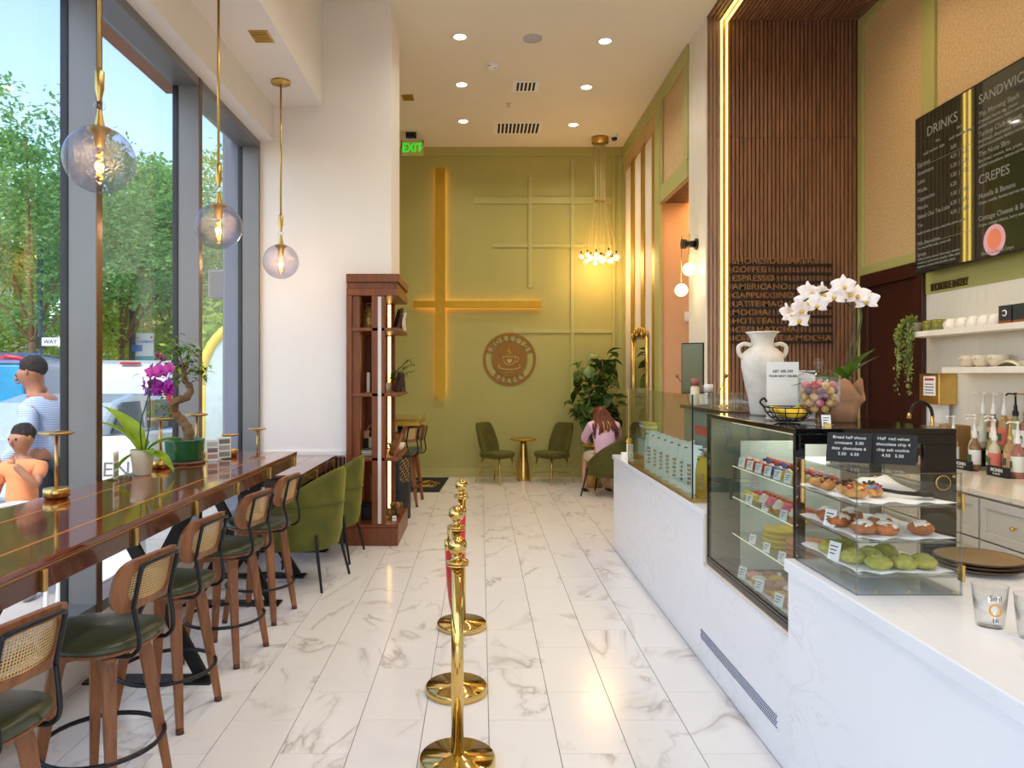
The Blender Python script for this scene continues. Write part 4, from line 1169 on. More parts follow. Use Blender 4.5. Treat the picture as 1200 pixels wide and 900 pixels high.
hb=MB()
hb.ball((0,.335,1.075),.115,(1,1.15,1.05),16,12)
hr=random.Random(8)
for i in range(58):
    a=hr.uniform(-1,1); x=.11*a
    top=Vector((x*.6,.27+hr.uniform(-.05,.05),1.12)); mid=Vector((x*1.25,.13+hr.uniform(-.02,.02)+.03*abs(a),1.0)); end=Vector((x*1.7+hr.uniform(-.03,.03),.02+hr.uniform(-.02,.03),.80+hr.uniform(-.05,.08)))
    pp=bez([top,mid,(mid+end)/2+Vector((hr.uniform(-.02,.02),-.03,0)),end],4)
    hb.tube(pp,[.020-.0011*k for k in range(len(pp))],5)
hb.build('hair',HAIR,wm)
for sx in (-1,1):
    x=-.20 if sx<0 else .14
    MB().prism(rrect(.075,.22,.035,4),0,.018).build('sandal',M['black'],wm).location=(x-.0,.42,0)
for s,w in ((-1,(-.12,.50,.66)),(1,(.12,.50,.66))): hand(wm,w,(-s*.4,.9,-.1),(0,0,1),M['skin'],.95)

# ---- fiddle leaf fig
fg = thing('fiddle_leaf_fig','large fiddle leaf fig plant in the corner behind the seated woman','potted plant',(1.75,11.0,0))
MB().lathe([(.0001,0),(.14,0),(.18,.36),(.17,.36),(.14,.30),(.0001,.30)],28).build('pot',M['cream'],fg)
MB().lathe([(.0001,.31),(.165,.31)],20).build('soil',M['soil'],fg)
fm=[]
for w_ in (.19,.22,.17):
    b=leafmesh(.24,w_,.35,.12,8,1.7,4); me=b.mesh('leaf'); me.materials.append(M['figleaf']); fm.append(me)
rn=random.Random(21)
trunks=[bez([(0,0,.3),(.02,0,.8),(-.10,-.03,1.3),(-.12,0,1.75)],6),bez([(0.02,0,.3),(.05,.02,.9),(.12,.0,1.4),(.10,.02,1.85)],6),bez([(0,.02,.3),(-.05,-.05,.8),(-.2,-.08,1.2)],6),bez([(0,.0,.3),(.08,-.05,.8),(.22,-.08,1.25)],6)]
for p in trunks: MB().tube(p,[.02-.0005*i for i in range(len(p))],7).build('trunk',M['bark'],fg)
for i in range(260):
    p=trunks[i%4]; q=p[rn.randrange(5,len(p))]
    a=rn.uniform(0,6.28); r=rn.uniform(.02,.14)
    o=put(fm[i%3],'leaf',fg,q+Vector((math.cos(a)*r,math.sin(a)*r*.8,rn.uniform(-.05,.12))),a,rn.uniform(-.9,.9),rn.uniform(-.5,.5),rn.uniform(.65,1.05))
# ---- ornate mirror leaning on the far right wall
mr = thing('wall_mirror','tall gold framed mirror with ornate crest on the right wall','mirror',(XR-.03,10.25,0))
zb,zt_,y0,y1=.9,2.17,-.42,.50
MB().box(-.006,.0,y0+.03,y1-.03,zb,zt_-.04).build('mirror_glass',plain('mirror',(236,236,232),.02,1,var=0),mr)
for (a,b_) in (((-.012,y0,zb),(-.012,y0,zt_)),((-.012,y1,zb),(-.012,y1,zt_)),((-.012,y0,zb),(-.012,y1,zb))): MB().cyl(a,b_,.028,n=10).build('frame_bar',M['brass'],mr)
MB().tube([(-.014,y0+(y1-y0)*k/24,zt_+.03*math.sin(k*.8)+.05*math.sin(PI*k/24)) for k in range(25)],.028,8).build('crest',M['brass'],mr)
for k in range(7):
    yy=y0+(y1-y0)*k/6; MB().ball((-.02,yy,zt_+.03+.07*math.sin(PI*k/6)),.045,(.6,1,1),10,8).build('rosette',M['brass'],mr)
# ================================================================== SERVICE COUNTER
ZB = .885
sv = thing('service_counter','long white quartz counter base under the glass cases','counter',(0,0,0))
def qb(n, p, *a, mat='quartz', bev=.004): return MB().box(*a).build(n, M[mat], p, bevel=bev)
qb('body', sv, 1.262, 1.95, 4.06, 6.87, 0, .845); qb('worktop', sv, 1.25, 1.97, 4.06, 6.88, .845, ZB)
qb('case_plinth', sv, 1.262, 1.95, 2.88, 4.06, 0, .575)
qb('case_ledge', sv, 1.252, 1.95, 2.88, 4.06, .575, .595, mat='btop', bev=.002)
qb('end_ledge', sv, 1.252, 1.30, 4.045, 4.075, .575, .86, mat='btop', bev=.002)
gr = MB().box(1.2595,1.262,3.07,4.15,.135,.205).build('vent_plate', M['paperw'], sv)
slot = MB().box(-.0016,0,-.006,.006,-.0035,.0035).mesh('slot'); slot.materials.append(plain('vent_slot',(70,78,120),.6))
vb = MB()
for i in range(62):
    for j in range(5):
        yy = 3.085+.0172*i+(.0086 if j % 2 else 0); zz=.146+.012*j
        vb.box(1.2580,1.2594,yy-.0055,yy+.0055,zz-.0035,zz+.0035)
vo_ = vb.build('vent_perforation', slot.materials[0], sv, fix=False); vo_['kind']='stuff'
fc = thing('front_counter','near white quartz counter block with thick top beside the viewer','counter',(0,0,0))
qb('body', fc, 1.212, 2.1, .2, 2.86, 0, .872); qb('worktop', fc, 1.20, 2.12, .2, 2.87, .872, .92)

# ---- black pastry display case
pc = thing('pastry_case','black framed glass pastry case with a gloss black top','display case',(0,0,0))
cx0,cx1,cy0,cy1,cz0,cz1 = 1.257,1.905,2.90,4.03,.597,1.43
G = M['blackgloss']
def pb(n,*a,mat=None,bev=.003): return MB().box(*a).build(n, mat or G, pc, bevel=bev)
pb('floor_pan',cx0,cx1,cy0,cy1,cz0,cz0+.03); pb('top',cx0,cx1,cy0,cy1,cz1-.022,cz1)
pb('bottom_rail',cx0,cx0+.02,cy0,cy1,cz0+.03,cz0+.045)
for (x,y) in ((cx0,cy0),(cx0,cy1-.02)): pb('corner_post',x,x+.02,y,y+.02,cz0+.03,cz1-.022)
pb('end_frame',cx0+.02,1.30,cy0,cy0+.03,cz0+.03,cz1-.06); pb('end_frame',cx0+.02,cx1,cy0,cy0+.03,cz1-.062,cz1-.022); pb('end_frame',1.775,cx1,cy0,cy0+.03,cz0+.03,cz1-.062)
pb('back_frame',cx1-.03,cx1,cy0+.03,cy1,cz0+.03,.70); pb('back_frame',cx1-.03,cx1,cy0+.03,cy1,1.33,cz1-.022); pb('back_frame',cx1-.03,cx1,3.44,3.50,.70,1.33)
pb('far_panel',cx0+.02,cx1,cy1-.02,cy1,cz0+.03,cz1-.022,mat=plain('case_steel',(150,158,150),.3,.7))
pb('side_glass',cx0+.004,cx0+.010,cy0+.02,cy1-.02,cz0+.045,cz1-.022,mat=M['caseglass'],bev=0)
pb('end_glass',1.30,1.775,cy0+.012,cy0+.018,cz0+.03,cz1-.062,mat=M['acrylic'],bev=0)
pb('divider',cx0+.10,cx1-.03,3.78,3.79,cz0+.03,1.30,mat=plain('case_white',(196,206,198),.4))
MB().cyl((1.845,cy0,1.215),(1.845,cy0-.012,1.215),.026,n=24).build('thermostat_knob',G,pc)
MB().tube([(1.845+.028*math.cos(R(a)),cy0-.008,1.215+.028*math.sin(R(a))) for a in range(0,360,20)],.003,6,closed=True).build('knob_ring',M['brass'],pc)
for z in (.83,1.02,1.18): pb('glass_shelf',cx0+.05,cx1-.04,2.98,3.77,z-.008,z,mat=M['acrylic'],bev=0)
for z in (.826,1.016,1.176,1.40):
    pb('shelf_light',cx0+.052,cx0+.056,2.98,3.77,z-.006,z-.003,mat=glow('case_led',(255,244,220),.7) if 'case_led' not in bpy.data.materials else bpy.data.materials['case_led'],bev=0)
clx = bpy.data.lights.new('case_lamp','AREA'); clx.shape='RECTANGLE'; clx.size=.3; clx.size_y=.8; clx.energy=3.5; clx.color=(1,.95,.85)
co_ = link('case_lamp',clx,pc); co_.location=(1.6,3.4,1.395)
cm = lambda n,c,**k: bpy.data.materials[n] if n in bpy.data.materials else plain(n,c,**k)
DOUGH = cm('dough',(206,150,84),rough=.6,var=.3,scale=40); CREAMY=cm('icing',(240,226,206),rough=.35)
def card(x,y,z,rz,label,parentless=True,h=.045,w=.042):
    t=thing('price_card',label,'price card',(x,y,z),rz)
    Mx=Matrix.Rotation(R(-12),4,'X')
    MB().box(-w/2,w/2,-.001,.001,0,h,Mx).build('card',M['paperw'],t)
    for k in range(3): MB().box(-w*.36,w*(.3-.12*k),-.0016,-.001,h*(.72-.2*k),h*(.78-.2*k),Mx).build('print_line',M['ink'],t)
    return t
# top shelf: bright cakes
rn=random.Random(31)
def small_cake(loc,c,top,label,grp,r=.03,h=.035):
    t=thing('small_cake',label,'cake',loc,0,grp)
    MB().lathe([(.0001,0),(r,0),(r*1.04,h*.5),(r*.96,h),(.0001,h*1.04)],16).build('cake',cm('cake_%d_%d_%d'%c,c,rough=.5),t)
    MB().ball((0,0,h*1.1),r*.45,(1,1,.7),10,6).build('topping',cm('cake_%d_%d_%d'%top,top,rough=.4),t)
for i in range(8):
    y=3.70-.095*i
    c,nm=(((206,40,30),'red') if i<3 else (((48,58,140),'blue') if i<5 else ((226,190,50),'yellow')))
    small_cake((1.37,y,1.18),c,(240,220,190),'small %s glazed cake on the top shelf of the black case'%nm,'glazed cakes on the top case shelf')
    small_cake((1.48,y+.02,1.18),(150,40,40) if i%2 else (60,70,130),(226,120,60),'small glazed cake in the rear row of the top case shelf','rear glazed cakes on the top case shelf')
for i in range(6): card(1.315,3.66-.11*i,1.18,R(-70),'white price card in the row along the top shelf of the black case').__setitem__('group','price cards on the top case shelf')
# second shelf: macarons
mac = {}
def macaron(loc,c,label,grp,r=.021,rot=0):
    t=thing('macaron',label,'macaron',loc,rot,grp)
    if c not in mac:
        a=MB().lathe([(.0001,0),(r*.9,0),(r,.006),(r*.75,.012),(.0001,.014)],14).mesh('shell'); a.materials.append(cm('mac_%d_%d_%d'%c,c,rough=.6))
        b=MB().lathe([(.0001,-.005),(r*.86,-.005),(r*.86,.001),(.0001,.001)],12).mesh('filling'); b.materials.append(CREAMY)
        mac[c]=(a,b)
    a,b=mac[c]
    put(a,'shell',t,(0,0,.017+.004)); put(b,'filling',t,(0,0,.018)); o=put(a,'shell',t,(0,0,.0145)); o.rotation_euler=(PI,0,0)
    return t
for row,(x,c,nm) in enumerate(((1.36,(226,200,70),'yellow'),(1.41,(226,90,110),'pink'),(1.46,(196,120,70),'caramel'))):
    for i in range(13): macaron((x,3.70-.055*i,1.02+(.0)),c,'%s macaron in the rows on the second shelf of the black case'%nm,'%s macarons in the black case'%nm)
for i in range(5):
    t=thing('frosted_cupcake','pink and cream frosted cupcake on the second shelf of the black case','cupcake',(1.33,3.40-.085*i,1.02),0,'cupcakes in the black case')
    MB().lathe([(.0001,0),(.02,0),(.027,.03),(.0001,.032)],14).build('case',DOUGH,t)
    MB().lathe([(.029,.03),(.028,.04),(.018,.05),(.02,.055),(.008,.066),(.0001,.07)],14).build('frosting',cm('pinkfrost',(236,120,140),rough=.5) if i%2 else CREAMY,t)
for i in range(3): card(1.30,3.52-.2*i,1.02-.0,R(-70),'white price card on the second shelf of the black case').__setitem__('group','price cards on the second case shelf')
# third shelf: layered cakes
for (y,c,l) in ((3.42,(230,196,60),'yellow crepe layer cake in the black case'),(3.16,(206,130,80),'orange layer cake at the near end of the black case')):
    t=thing('layer_cake',l,'cake',(1.42,y,.83))
    for k in range(7): MB().lathe([(.0001,.012*k),(.083,.012*k),(.085,.012*k+.005),(.083,.012*k+.010),(.0001,.012*k+.010)],28).build('layer',cm('lay_%d_%d'%(c[0],k%2),c if k%2 else tuple(int(q*.82) for q in c),rough=.6),t)
    MB().lathe([(.0001,.084),(.083,.084),(.08,.094),(.0001,.096)],28).build('top_layer',cm('laytop_%d'%c[0],tuple(min(255,int(q*1.05)) for q in c),rough=.4),t)
for i in range(3): card(1.31,3.50-.17*i,.83,R(-70),'white price card on the cake shelf of the black case').__setitem__('group','price cards on the cake shelf')
# bottom: doughnuts on trays
for k,(y,) in enumerate(((3.52,),(3.30,),(3.08,))):
    t=thing('pastry_tray','white tray of doughnuts on the floor of the black case, %s'%('farthest' if k==0 else 'middle' if k==1 else 'nearest'),'tray',(1.40,y,cz0+.03))
    MB().box(-.10,.10,-.10,.10,0,.006).build('base',M['paperw'],t); 
    for s in (-1,1): MB().box(-.10,.10,s*.10-.003,s*.10+.003,.006,.03).build('rim',M['paperw'],t)
for i in range(14):
    c=[(226,150,150),(150,90,50),(240,226,200),(226,180,90),(190,120,140)][i%5]
    nm=['pink','chocolate','white','golden','mauve'][i%5]
    t=thing('doughnut','%s glazed doughnut on the trays at the bottom of the black case'%nm,'doughnut',(1.345+.085*(i%2),3.58-.082*(i//2),cz0+.055),0,'%s doughnuts in the black case'%nm)
    MB().tube([(.024*math.cos(R(a)),.024*math.sin(R(a)),0) for a in range(0,360,30)],.016,8,closed=True).build('ring',DOUGH,t)
    MB().tube([(.024*math.cos(R(a)),.024*math.sin(R(a)),.005) for a in range(0,360,30)],.0145,8,closed=True).build('glaze',cm('glz_%d'%(i%5),c,rough=.2),t)
for i in range(3): card(1.295,3.60-.22*i,cz0+.036,R(-70),'white price card in front of the doughnut trays',h=.06,w=.055).__setitem__('group','price cards on the doughnut trays')

# ---- clear acrylic case on the near counter
ax0,ax1,ay0,ay1,az0,az1=1.238,1.587,2.387,2.85,.921,1.324
aq=thing('acrylic_case','clear acrylic three shelf pastry case on the near counter','display case',(0,0,0))
A=M['acrylic']; e=.006
def ab(n,*a,mat=None): return MB().box(*a).build(n,mat or A,aq)
ab('front_sheet',ax0,ax1,ay0,ay0+e,az0,az1); ab('back_sheet',ax0,ax1,ay1-e,ay1,az0,az1); ab('left_sheet',ax0,ax0+e,ay0+e,ay1-e,az0,az1)
ab('door_sheet',ax1-e,ax1,ay0+e,ay1-e,az0,az1); ab('top_sheet',ax0+e,ax1-e,ay0+e,ay1-e,az1-e,az1); ab('base_sheet',ax0+e,ax1-e,ay0+e,ay1-e,az0,az0+e)
EDGE=pane('acrylic_edge',(226,230,232),2.2,.15,1.6)
for (x,y) in ((ax0,ay0),(ax1-e,ay0),(ax0,ay1-e),(ax1-e,ay1-e)): ab('edge',x-.001,x+.004,y-.001,y+.004,az0,az1,mat=EDGE)
for z in (az0,az1-.003):
    ab('edge',ax0,ax1,ay0-.001,ay0+.003,z,z+.003,mat=EDGE); ab('edge',ax0-.001,ax0+.003,ay0,ay1,z,z+.003,mat=EDGE); ab('edge',ax0,ax1,ay1-.003,ay1,z,z+.003,mat=EDGE)
SZ=(.984,1.097,1.215)
for z in SZ:
    ab('shelf',ax0+e,ax1-e,ay0+e,ay1-e,z-.006,z); ab('shelf_edge',ax0+e,ax1-e,ay0-.001,ay0+.004,z-.005,z+.001,mat=EDGE); ab('shelf_edge',ax0-.001,ax0+.004,ay0+e,ay1-e,z-.005,z+.001,mat=EDGE)
for z in (.94,1.06,1.17,1.28):
    for y in (ay0+.01,ay1-.02): MB().cyl((ax0,y,z),(ax0-.004,y,z),.004,n=8).build('brass_screw',M['brass'],aq)
for x in (ax0+.06,ax0+.17,ax1-.03):
    for z in (az0+.012,az1-.012): MB().cyl((x,ay0,z),(x,ay0-.004,z),.004,n=8).build('brass_screw',M['brass'],aq)
for z in (1.20,.965): MB().box(ax1-.004,ax1+.006,ay0-.006,ay0+.022,z,z+.055).build('hinge',M['brass'],aq,bevel=.002)
for i,z in enumerate(SZ):
    t=thing('baking_paper','white baking paper sheet on the %s shelf of the acrylic case'%('lowest','middle','top')[i],'paper',(0,0,0))
    b=MB(); rows=[]
    for j in range(13):
        y=ay0+.02+(ay1-ay0-.04)*j/12
        rows.append([Vector((ax0+.012+(ax1-ax0-.024)*k/12,y+ (.012*math.sin(k*1.3+i)),z+.002+(.0035*(math.sin(k*1.7+j)+1))+(.035*max(0,(j-6)/6)*max(0,(k-4)/8) if i==2 else 0))) for k in range(13)])
    b.grid(rows).build('sheet',M['paperw'],t,solid=.0012); MB().box(ax0+.012,ax0+.03,ay0+.02,ay0+.03,z+.001,z+.0018).build('fold',M['paperw'],t)
def bun(loc,r,c,icing,label,grp,seed):
    t=thing('iced_bun' if icing else 'matcha_bun',label,'bun',loc,seed*1.3,grp)
    b=MB().ball((0,0,r*.5),r,(1,1.05,.58),16,10)
    rr=random.Random(seed)
    for k,p in enumerate(b.v): b.v[k]=p*(1+.06*noise.noise(p*60+Vector((seed,0,0))))
    b.build('bun',c,t)
    sp=[(r*(.15+.62*k/26)*math.cos(k*.55),r*(.15+.62*k/26)*math.sin(k*.55),r*1.05-.35*r*(k/26)**2) for k in range(27)]
    MB().tube(sp,r*.15,6).build('swirl',icing or c,t)
    if icing:
        ic=MB().ball((0,0,r*.66),r*.90,(1,1,.52),14,8)
        for k,p in enumerate(ic.v): ic.v[k]=p*(1+.12*noise.noise(p*45+Vector((0,seed,0))))
        ic.build('icing',icing,t)
CIN=cm('cinnamon_bun',(176,98,40),rough=.5,var=.4,scale=30); MAT=cm('matcha_dough',(172,166,74),rough=.7,var=.25,scale=50); MATL=cm('matcha_light',(176,186,90),rough=.7)
for i,(x,y) in enumerate(((1.285,2.60),(1.31,2.48),(1.375,2.46),(1.42,2.58),(1.50,2.47),(1.30,2.72),(1.38,2.70))):
    bun((x,y,SZ[1]+.008),.040,CIN,CREAMY,'iced cinnamon bun on the middle shelf of the acrylic case','iced buns',i+2)
for i,(x,y) in enumerate(((1.285,2.66),(1.30,2.53),(1.345,2.45),(1.375,2.56),(1.43,2.45),(1.50,2.46),(1.45,2.60),(1.36,2.70))):
    bun((x,y,SZ[0]+.008),.042,MAT,None,'green matcha bun on the lowest shelf of the acrylic case','matcha buns',i+20)
for i in range(7):
    x,y=((1.285,2.74),(1.275,2.66),(1.30,2.58),(1.29,2.50),(1.35,2.64),(1.37,2.52),(1.40,2.60))[i]
    kind=('chopped nut pastry','chopped nut pastry','chocolate drizzled cookie','sprinkled red cookie','chocolate drizzled cookie','sprinkled red cookie','chocolate drizzled cookie')[i]
    t=thing('topped_cookie',kind+' on the top shelf of the acrylic case','cookie',(x,y,SZ[2]+.008),i*.8,kind+' on the acrylic top shelf')
    MB().ball((0,0,.018),.034,(1.3,.75,.55),14,8).build('base',DOUGH,t)
    rr=random.Random(i)
    tc=(((200,150,90),(90,50,24)),((200,150,90),(90,50,24)),((60,34,20),(60,34,20)),((206,50,70),(230,190,50)),((60,34,20),(60,34,20)),((206,50,70),(80,150,190)),((60,34,20),(60,34,20)))[i]
    for k in range(16):
        MB().ball((rr.uniform(-.03,.03),rr.uniform(-.017,.017),.034+rr.uniform(-.004,.005)),.006,(1.3,1,.8),6,4).build('topping',cm('tp_%d_%d_%d'%tc[k%2],tc[k%2],rough=.5),t)
t=thing('serving_tongs','black serving tongs on the top shelf of the acrylic case','tongs',(1.475,2.50,SZ[2]+.012),R(-25))
MB().tube([(-.09,0,.02),(-.03,.004,.012),(.03,.012,.01)],.006,6).tube([(-.09,0,.02),(-.03,-.004,.012),(.03,-.012,.01)],.006,6).build('arms',M['black'],t); MB().ball((.05,.0,.014),.026,(1.2,.9,.5),12,8).build('head',M['black'],t)
card(1.249,2.60,SZ[1]+.006,R(-70),'white price card in front of the iced buns',h=.062,w=.05); card(1.249,2.57,SZ[0]+.006,R(-70),'white price card in front of the matcha buns',h=.065,w=.05)
# chalk signs on the acrylic case
def chalk(label,loc,rz,w,h,lines):
    t=thing('chalk_sign',label,'sign',loc,rz)
    for s in (-1,1): MB().box(-w/2,w/2,-.0015,.0015,0,h,Matrix.Translation((0,s*.05,0))@Matrix.Rotation(R(26)*s,4,'X')).build('panel',M['slate'],t)
    for k,s in enumerate(lines):
        o=text(s,.0165,M['chalk'],t,(0,0,0),(0,0,0),'lettering',.0004,'CENTER',0,.9)
        z=h-.024-.022*k
        o.matrix_local=Matrix.Translation((0,-.05,0))@Matrix.Rotation(R(-26),4,'X')@Matrix.Translation((0,-.003,z))@Matrix.Rotation(R(90),4,'X')
chalk('left chalkboard tent sign on the acrylic case', (1.385,2.72,az1), R(-34), .15,.115, ('Bread half choco', 'croissant  5.00', 'date  chocolate 6', '5.50   6.50'))
chalk('right chalkboard tent sign on the acrylic case', (1.515,2.66,az1), R(-34), .15,.115, ('Half  red velvet', 'chocolate chip 4', 'chip salt cookie', '4.50   5.50'))

# ---- things on the black case
ZK=1.431
vs=thing('amphora_vase','pale stone amphora vase with two handles on the black case','vase',(1.50,3.86,ZK))
VM=plain('pale_stoneware',(222,212,198),.75,var=.12,scale=14,bmp=.3,bscale=30)
MB().lathe([(.0001,0),(.058,0),(.062,.01),(.072,.09),(.092,.18),(.106,.255),(.108,.29),(.098,.33),(.072,.352),(.060,.362),(.056,.38),(.058,.405),(.074,.43),(.086,.438),(.084,.442),(.06,.43),(.045,.40),(.045,.36)],40).build('body',VM,vs)
for s in (-1,1): MB().tube(bez([(s*.058,0,.372),(s*.098,0,.378),(s*.126,0,.36),(s*.122,0,.325),(s*.100,0,.300)],5),.0115,8).build('handle',VM,vs)
def menu_card(label,loc,rz,w,h,lines,logo=False):
    t=thing('counter_sign',label,'sign',loc,rz)
    MB().box(-w/2,w/2,-.03,.03,0,.006).build('base',M['acrylic'],t); MB().box(-w/2,w/2,-.002,.002,.006,h,).build('card',M['paperw'],t)
    for k,(s,z,sz) in enumerate(lines): text(s,sz,M['ink'],t,(0,-.003,z),FRONT,'lettering',.0004,'CENTER',.0003)
    MB().box(-w*.32,w*.32,-.0026,-.002,h*.69,h*.694).build('print_line',M['leddim'],t)
    if logo:
        OR=cm('orange_print',(226,140,90),rough=.7)
        MB().tube([(w*.0+.032*math.cos(R(a)),-.003,h*.36+.036*math.sin(R(a))) for a in range(0,360,15)],.0022,4,closed=True).build('round_logo',OR,t)
        text('Eat',.026,OR,t,(0,-.003,h*.34),FRONT,'lettering',.0004,'CENTER')
menu_card('taller white counter sign in front of the amphora vase',(1.425,3.42,ZK),R(4),.155,.275,(('GET 10% OFF',.225,.017),('YOUR NEXT ORDER',.203,.015)))
menu_card('shorter white counter sign with an orange stamp behind the jar',(1.525,3.45,ZK),R(-4),.13,.235,(('scan here',.02,.014),),True)
# wire banana basket
bs=thing('wire_basket','black wire basket holding bananas on the black case','basket',(1.395,3.285,ZK))
for k,(r,z) in enumerate(((.05,.006),(.078,.022),(.098,.045),(.108,.068))): MB().tube([(r*math.cos(R(a)),r*math.sin(R(a)),z) for a in range(0,360,15)],.0028,5,closed=True).build('hoop',M['black'],bs)
for k in range(12):
    a=2*PI*k/12; MB().tube([(r*math.cos(a),r*math.sin(a),z) for r,z in ((.012,.004),(.05,.006),(.078,.022),(.098,.045),(.108,.068))],.0022,5).build('rib',M['black'],bs)
MB().tube(bez([(-.105,0,.066),(-.128,0,.09),(-.112,.0,.108),(-.098,.0,.092)],4),.005,6).build('scroll_handle',M['black'],bs)
YEL=plain('banana_yellow',(236,196,24),.5,var=.1)
for i in range(4):
    t=thing('banana','ripe yellow banana lying in the wire basket','banana',(1.40,3.285+(i-1.5)*.034,ZK+.033+.006*(i%2)),R(4*(i-1.5)),'bananas in the wire basket')
    pts=[(-.07+.14*k/10,0,.03*((k-5)/5)**2) for k in range(11)]
    MB().tube(pts,[.004]+[.010+.006*math.sin(PI*k/10) for k in range(1,10)]+[.005],7).build('fruit',YEL,t); MB().cyl((.07,0,.03),(.086,0,.04),.004,n=6).build('stem',cm('banana_tip',(110,84,30),rough=.7),t)
# glass jar of walnut cookies
jr=thing('glass_jar','footed glass jar with lid full of walnut cookies','jar',(1.437,3.08,ZK))
MB().lathe([(.0001,0),(.058,0),(.060,.004),(.035,.012),(.013,.022),(.012,.034),(.03,.044),(.062,.062),(.080,.10),(.084,.15),(.082,.195),(.083,.20),(.080,.20),(.080,.15),(.076,.10),(.058,.066),(.03,.052),(.0001,.05)],40).build('bowl',M['jarglass'],jr)
MB().lathe([(.084,.20),(.085,.206),(.078,.216),(.05,.232),(.03,.238),(.012,.242),(.008,.248),(.018,.256),(.022,.268),(.016,.28),(.0001,.284)],32).build('lid',M['jarglass'],jr)
ccol=[((214,170,104),'tan')]*5+[((190,40,44),'red'),((206,120,130),'pink'),((104,40,60),'plum')]
rn=random.Random(12); pos=[]
for lay,(z,R_) in enumerate(((.070,.035),(.095,.055),(.121,.058),(.147,.058),(.171,.056))):
    n=5 if lay==0 else 8
    for k in range(n):
        a=2*PI*k/n+lay*.4; pos.append((R_*math.cos(a),R_*math.sin(a),z))
    if lay: pos.append((0,0,z))
me_h=MB().ball((0,0,.002),.0165,(1,1,.75),10,7).mesh('half'); me_f=MB().lathe([(.0001,-.0025),(.0155,-.0025),(.0155,.0025),(.0001,.0025)],10).mesh('cream'); me_f.materials.append(CREAMY); me_h.materials.append(DOUGH)
for p in pos:
    c,nm=rn.choice(ccol)
    t=thing('walnut_cookie','%s round sandwich cookie inside the glass jar'%nm,'cookie',Vector(jr.location)+Vector(p),rn.uniform(0,6),'%s cookies in the jar'%nm)
    t.rotation_euler=(rn.uniform(-1.2,1.2),rn.uniform(-1.2,1.2),0)
    h=put(me_h,'half',t,(0,0,.002)); h2=put(me_h,'half',t,(0,0,-.002)); h2.rotation_euler=(PI,0,0)
    for q in (h,h2): q.material_slots[0].link='OBJECT'; q.material_slots[0].material=cm('wal_'+nm,c,rough=.6,var=.25,scale=80)
    put(me_f,'cream',t,(0,0,0))
ct=card(1.425,2.985,ZK,R(-6),'white price card on a brass foot before the jar',h=.05,w=.036); MB().box(-.012,.012,-.012,.012,0,.016).build('brass_foot',M['brass'],ct)
# white orchid in brown paper
wo=thing('white_orchid','white moth orchid arching over the case in brown paper wrap','potted plant',(1.66,3.34,ZK))
KRAFT=plain('kraft_paper',(178,128,92),.8,var=.1,scale=20)
rows=[]
for z,r in ((0,.065),(.06,.072),(.11,.085),(.15,.10)): rows.append([Vector((r*(1+.08*math.sin(5*a)*z*6)*math.cos(a),r*(1+.08*math.sin(5*a)*z*5)*math.sin(a),z+(.05*math.sin(3*a+1)*(z/.15)**2))) for a in [2*PI*k/30 for k in range(30)]])
MB().grid(rows,closed=True).build('paper_wrap',KRAFT,wo,solid=.002); MB().lathe([(.0001,.10),(.085,.10)],18).build('moss',M['soil'],wo)
wl=leafmesh(.24,.085,.2,.15,8); wlm=wl.mesh('leaf'); wlm.materials.append(M['leaf'])
for rz,ry,s in ((-60,-62,1.05),(-20,-58,.95),(190,-35,1.0),(170,-20,.9),(60,-45,.9),(-120,-50,.8)): put(wlm,'leaf',wo,(0,0,.13),R(rz),R(ry),0,s)
PW=plain('white_petal',(244,232,228),.5,sss=.1,var=.05); LIPY=plain('yellow_lip',(214,180,70),.5)
arch=bez([(0.01,0,.10),(.05,0,.26),(.085,0,.42),(.09,0,.51),(.04,-.01,.575),(-.04,-.02,.60),(-.14,-.03,.575),(-.24,-.04,.515)],8)
MB().tube(arch,.0045,7).build('flower_stem',STEM,wo)
MB().tube([p+Vector((-.02,.015,-.02)) for p in arch[:52]],.004,6).build('flower_stem',STEM,wo)
rn=random.Random(2)
for i,(x,z) in enumerate(((-.205,.545),(-.165,.565),(-.125,.60),(-.165,.52),(-.085,.59),(-.05,.64),(-.005,.625),(.03,.67),(.06,.64),(.105,.63),(.14,.605),(-.11,.645))):
    orchid_bloom(wo,(x-.045,-.035+rn.uniform(-.02,.02),z-.055),R(-90+rn.uniform(-45,35)),R(rn.uniform(-15,15)),.056,PW,LIPY)

# ---- far glass case with coffee bags
fcx=thing('glass_counter_case','tall clear glass case with brass edges holding coffee bags','display case',(0,0,0))
gx0,gx1,gy0,gy1,gz0,gz1=1.257,1.42,4.30,6.17,ZB+.001,1.527
def gb_(n,*a,mat=None): return MB().box(*a).build(n,mat or M['caseglass'],fcx)
gb_('front_glass',gx0,gx0+.006,gy0,gy1,gz0+.02,gz1); gb_('near_end_glass',gx0+.006,gx1,gy0,gy0+.006,gz0+.02,gz1); gb_('far_end_glass',gx0+.006,gx1,gy1-.006,gy1,gz0+.02,gz1)
gb_('brass_sill',gx0-.004,gx1,gy0-.004,gy1,gz0,gz0+.02,mat=M['brass'])
for (x,y) in ((gx0,gy1-.006),(gx0,gy0)): gb_('edge_strip',x-.002,x+.004,y-.002,y+.008,gz0+.02,gz1,mat=M['brass'] if y>5 else M['black'])
MINT=plain('mint_bag',(226,234,230),.55,var=.05); 
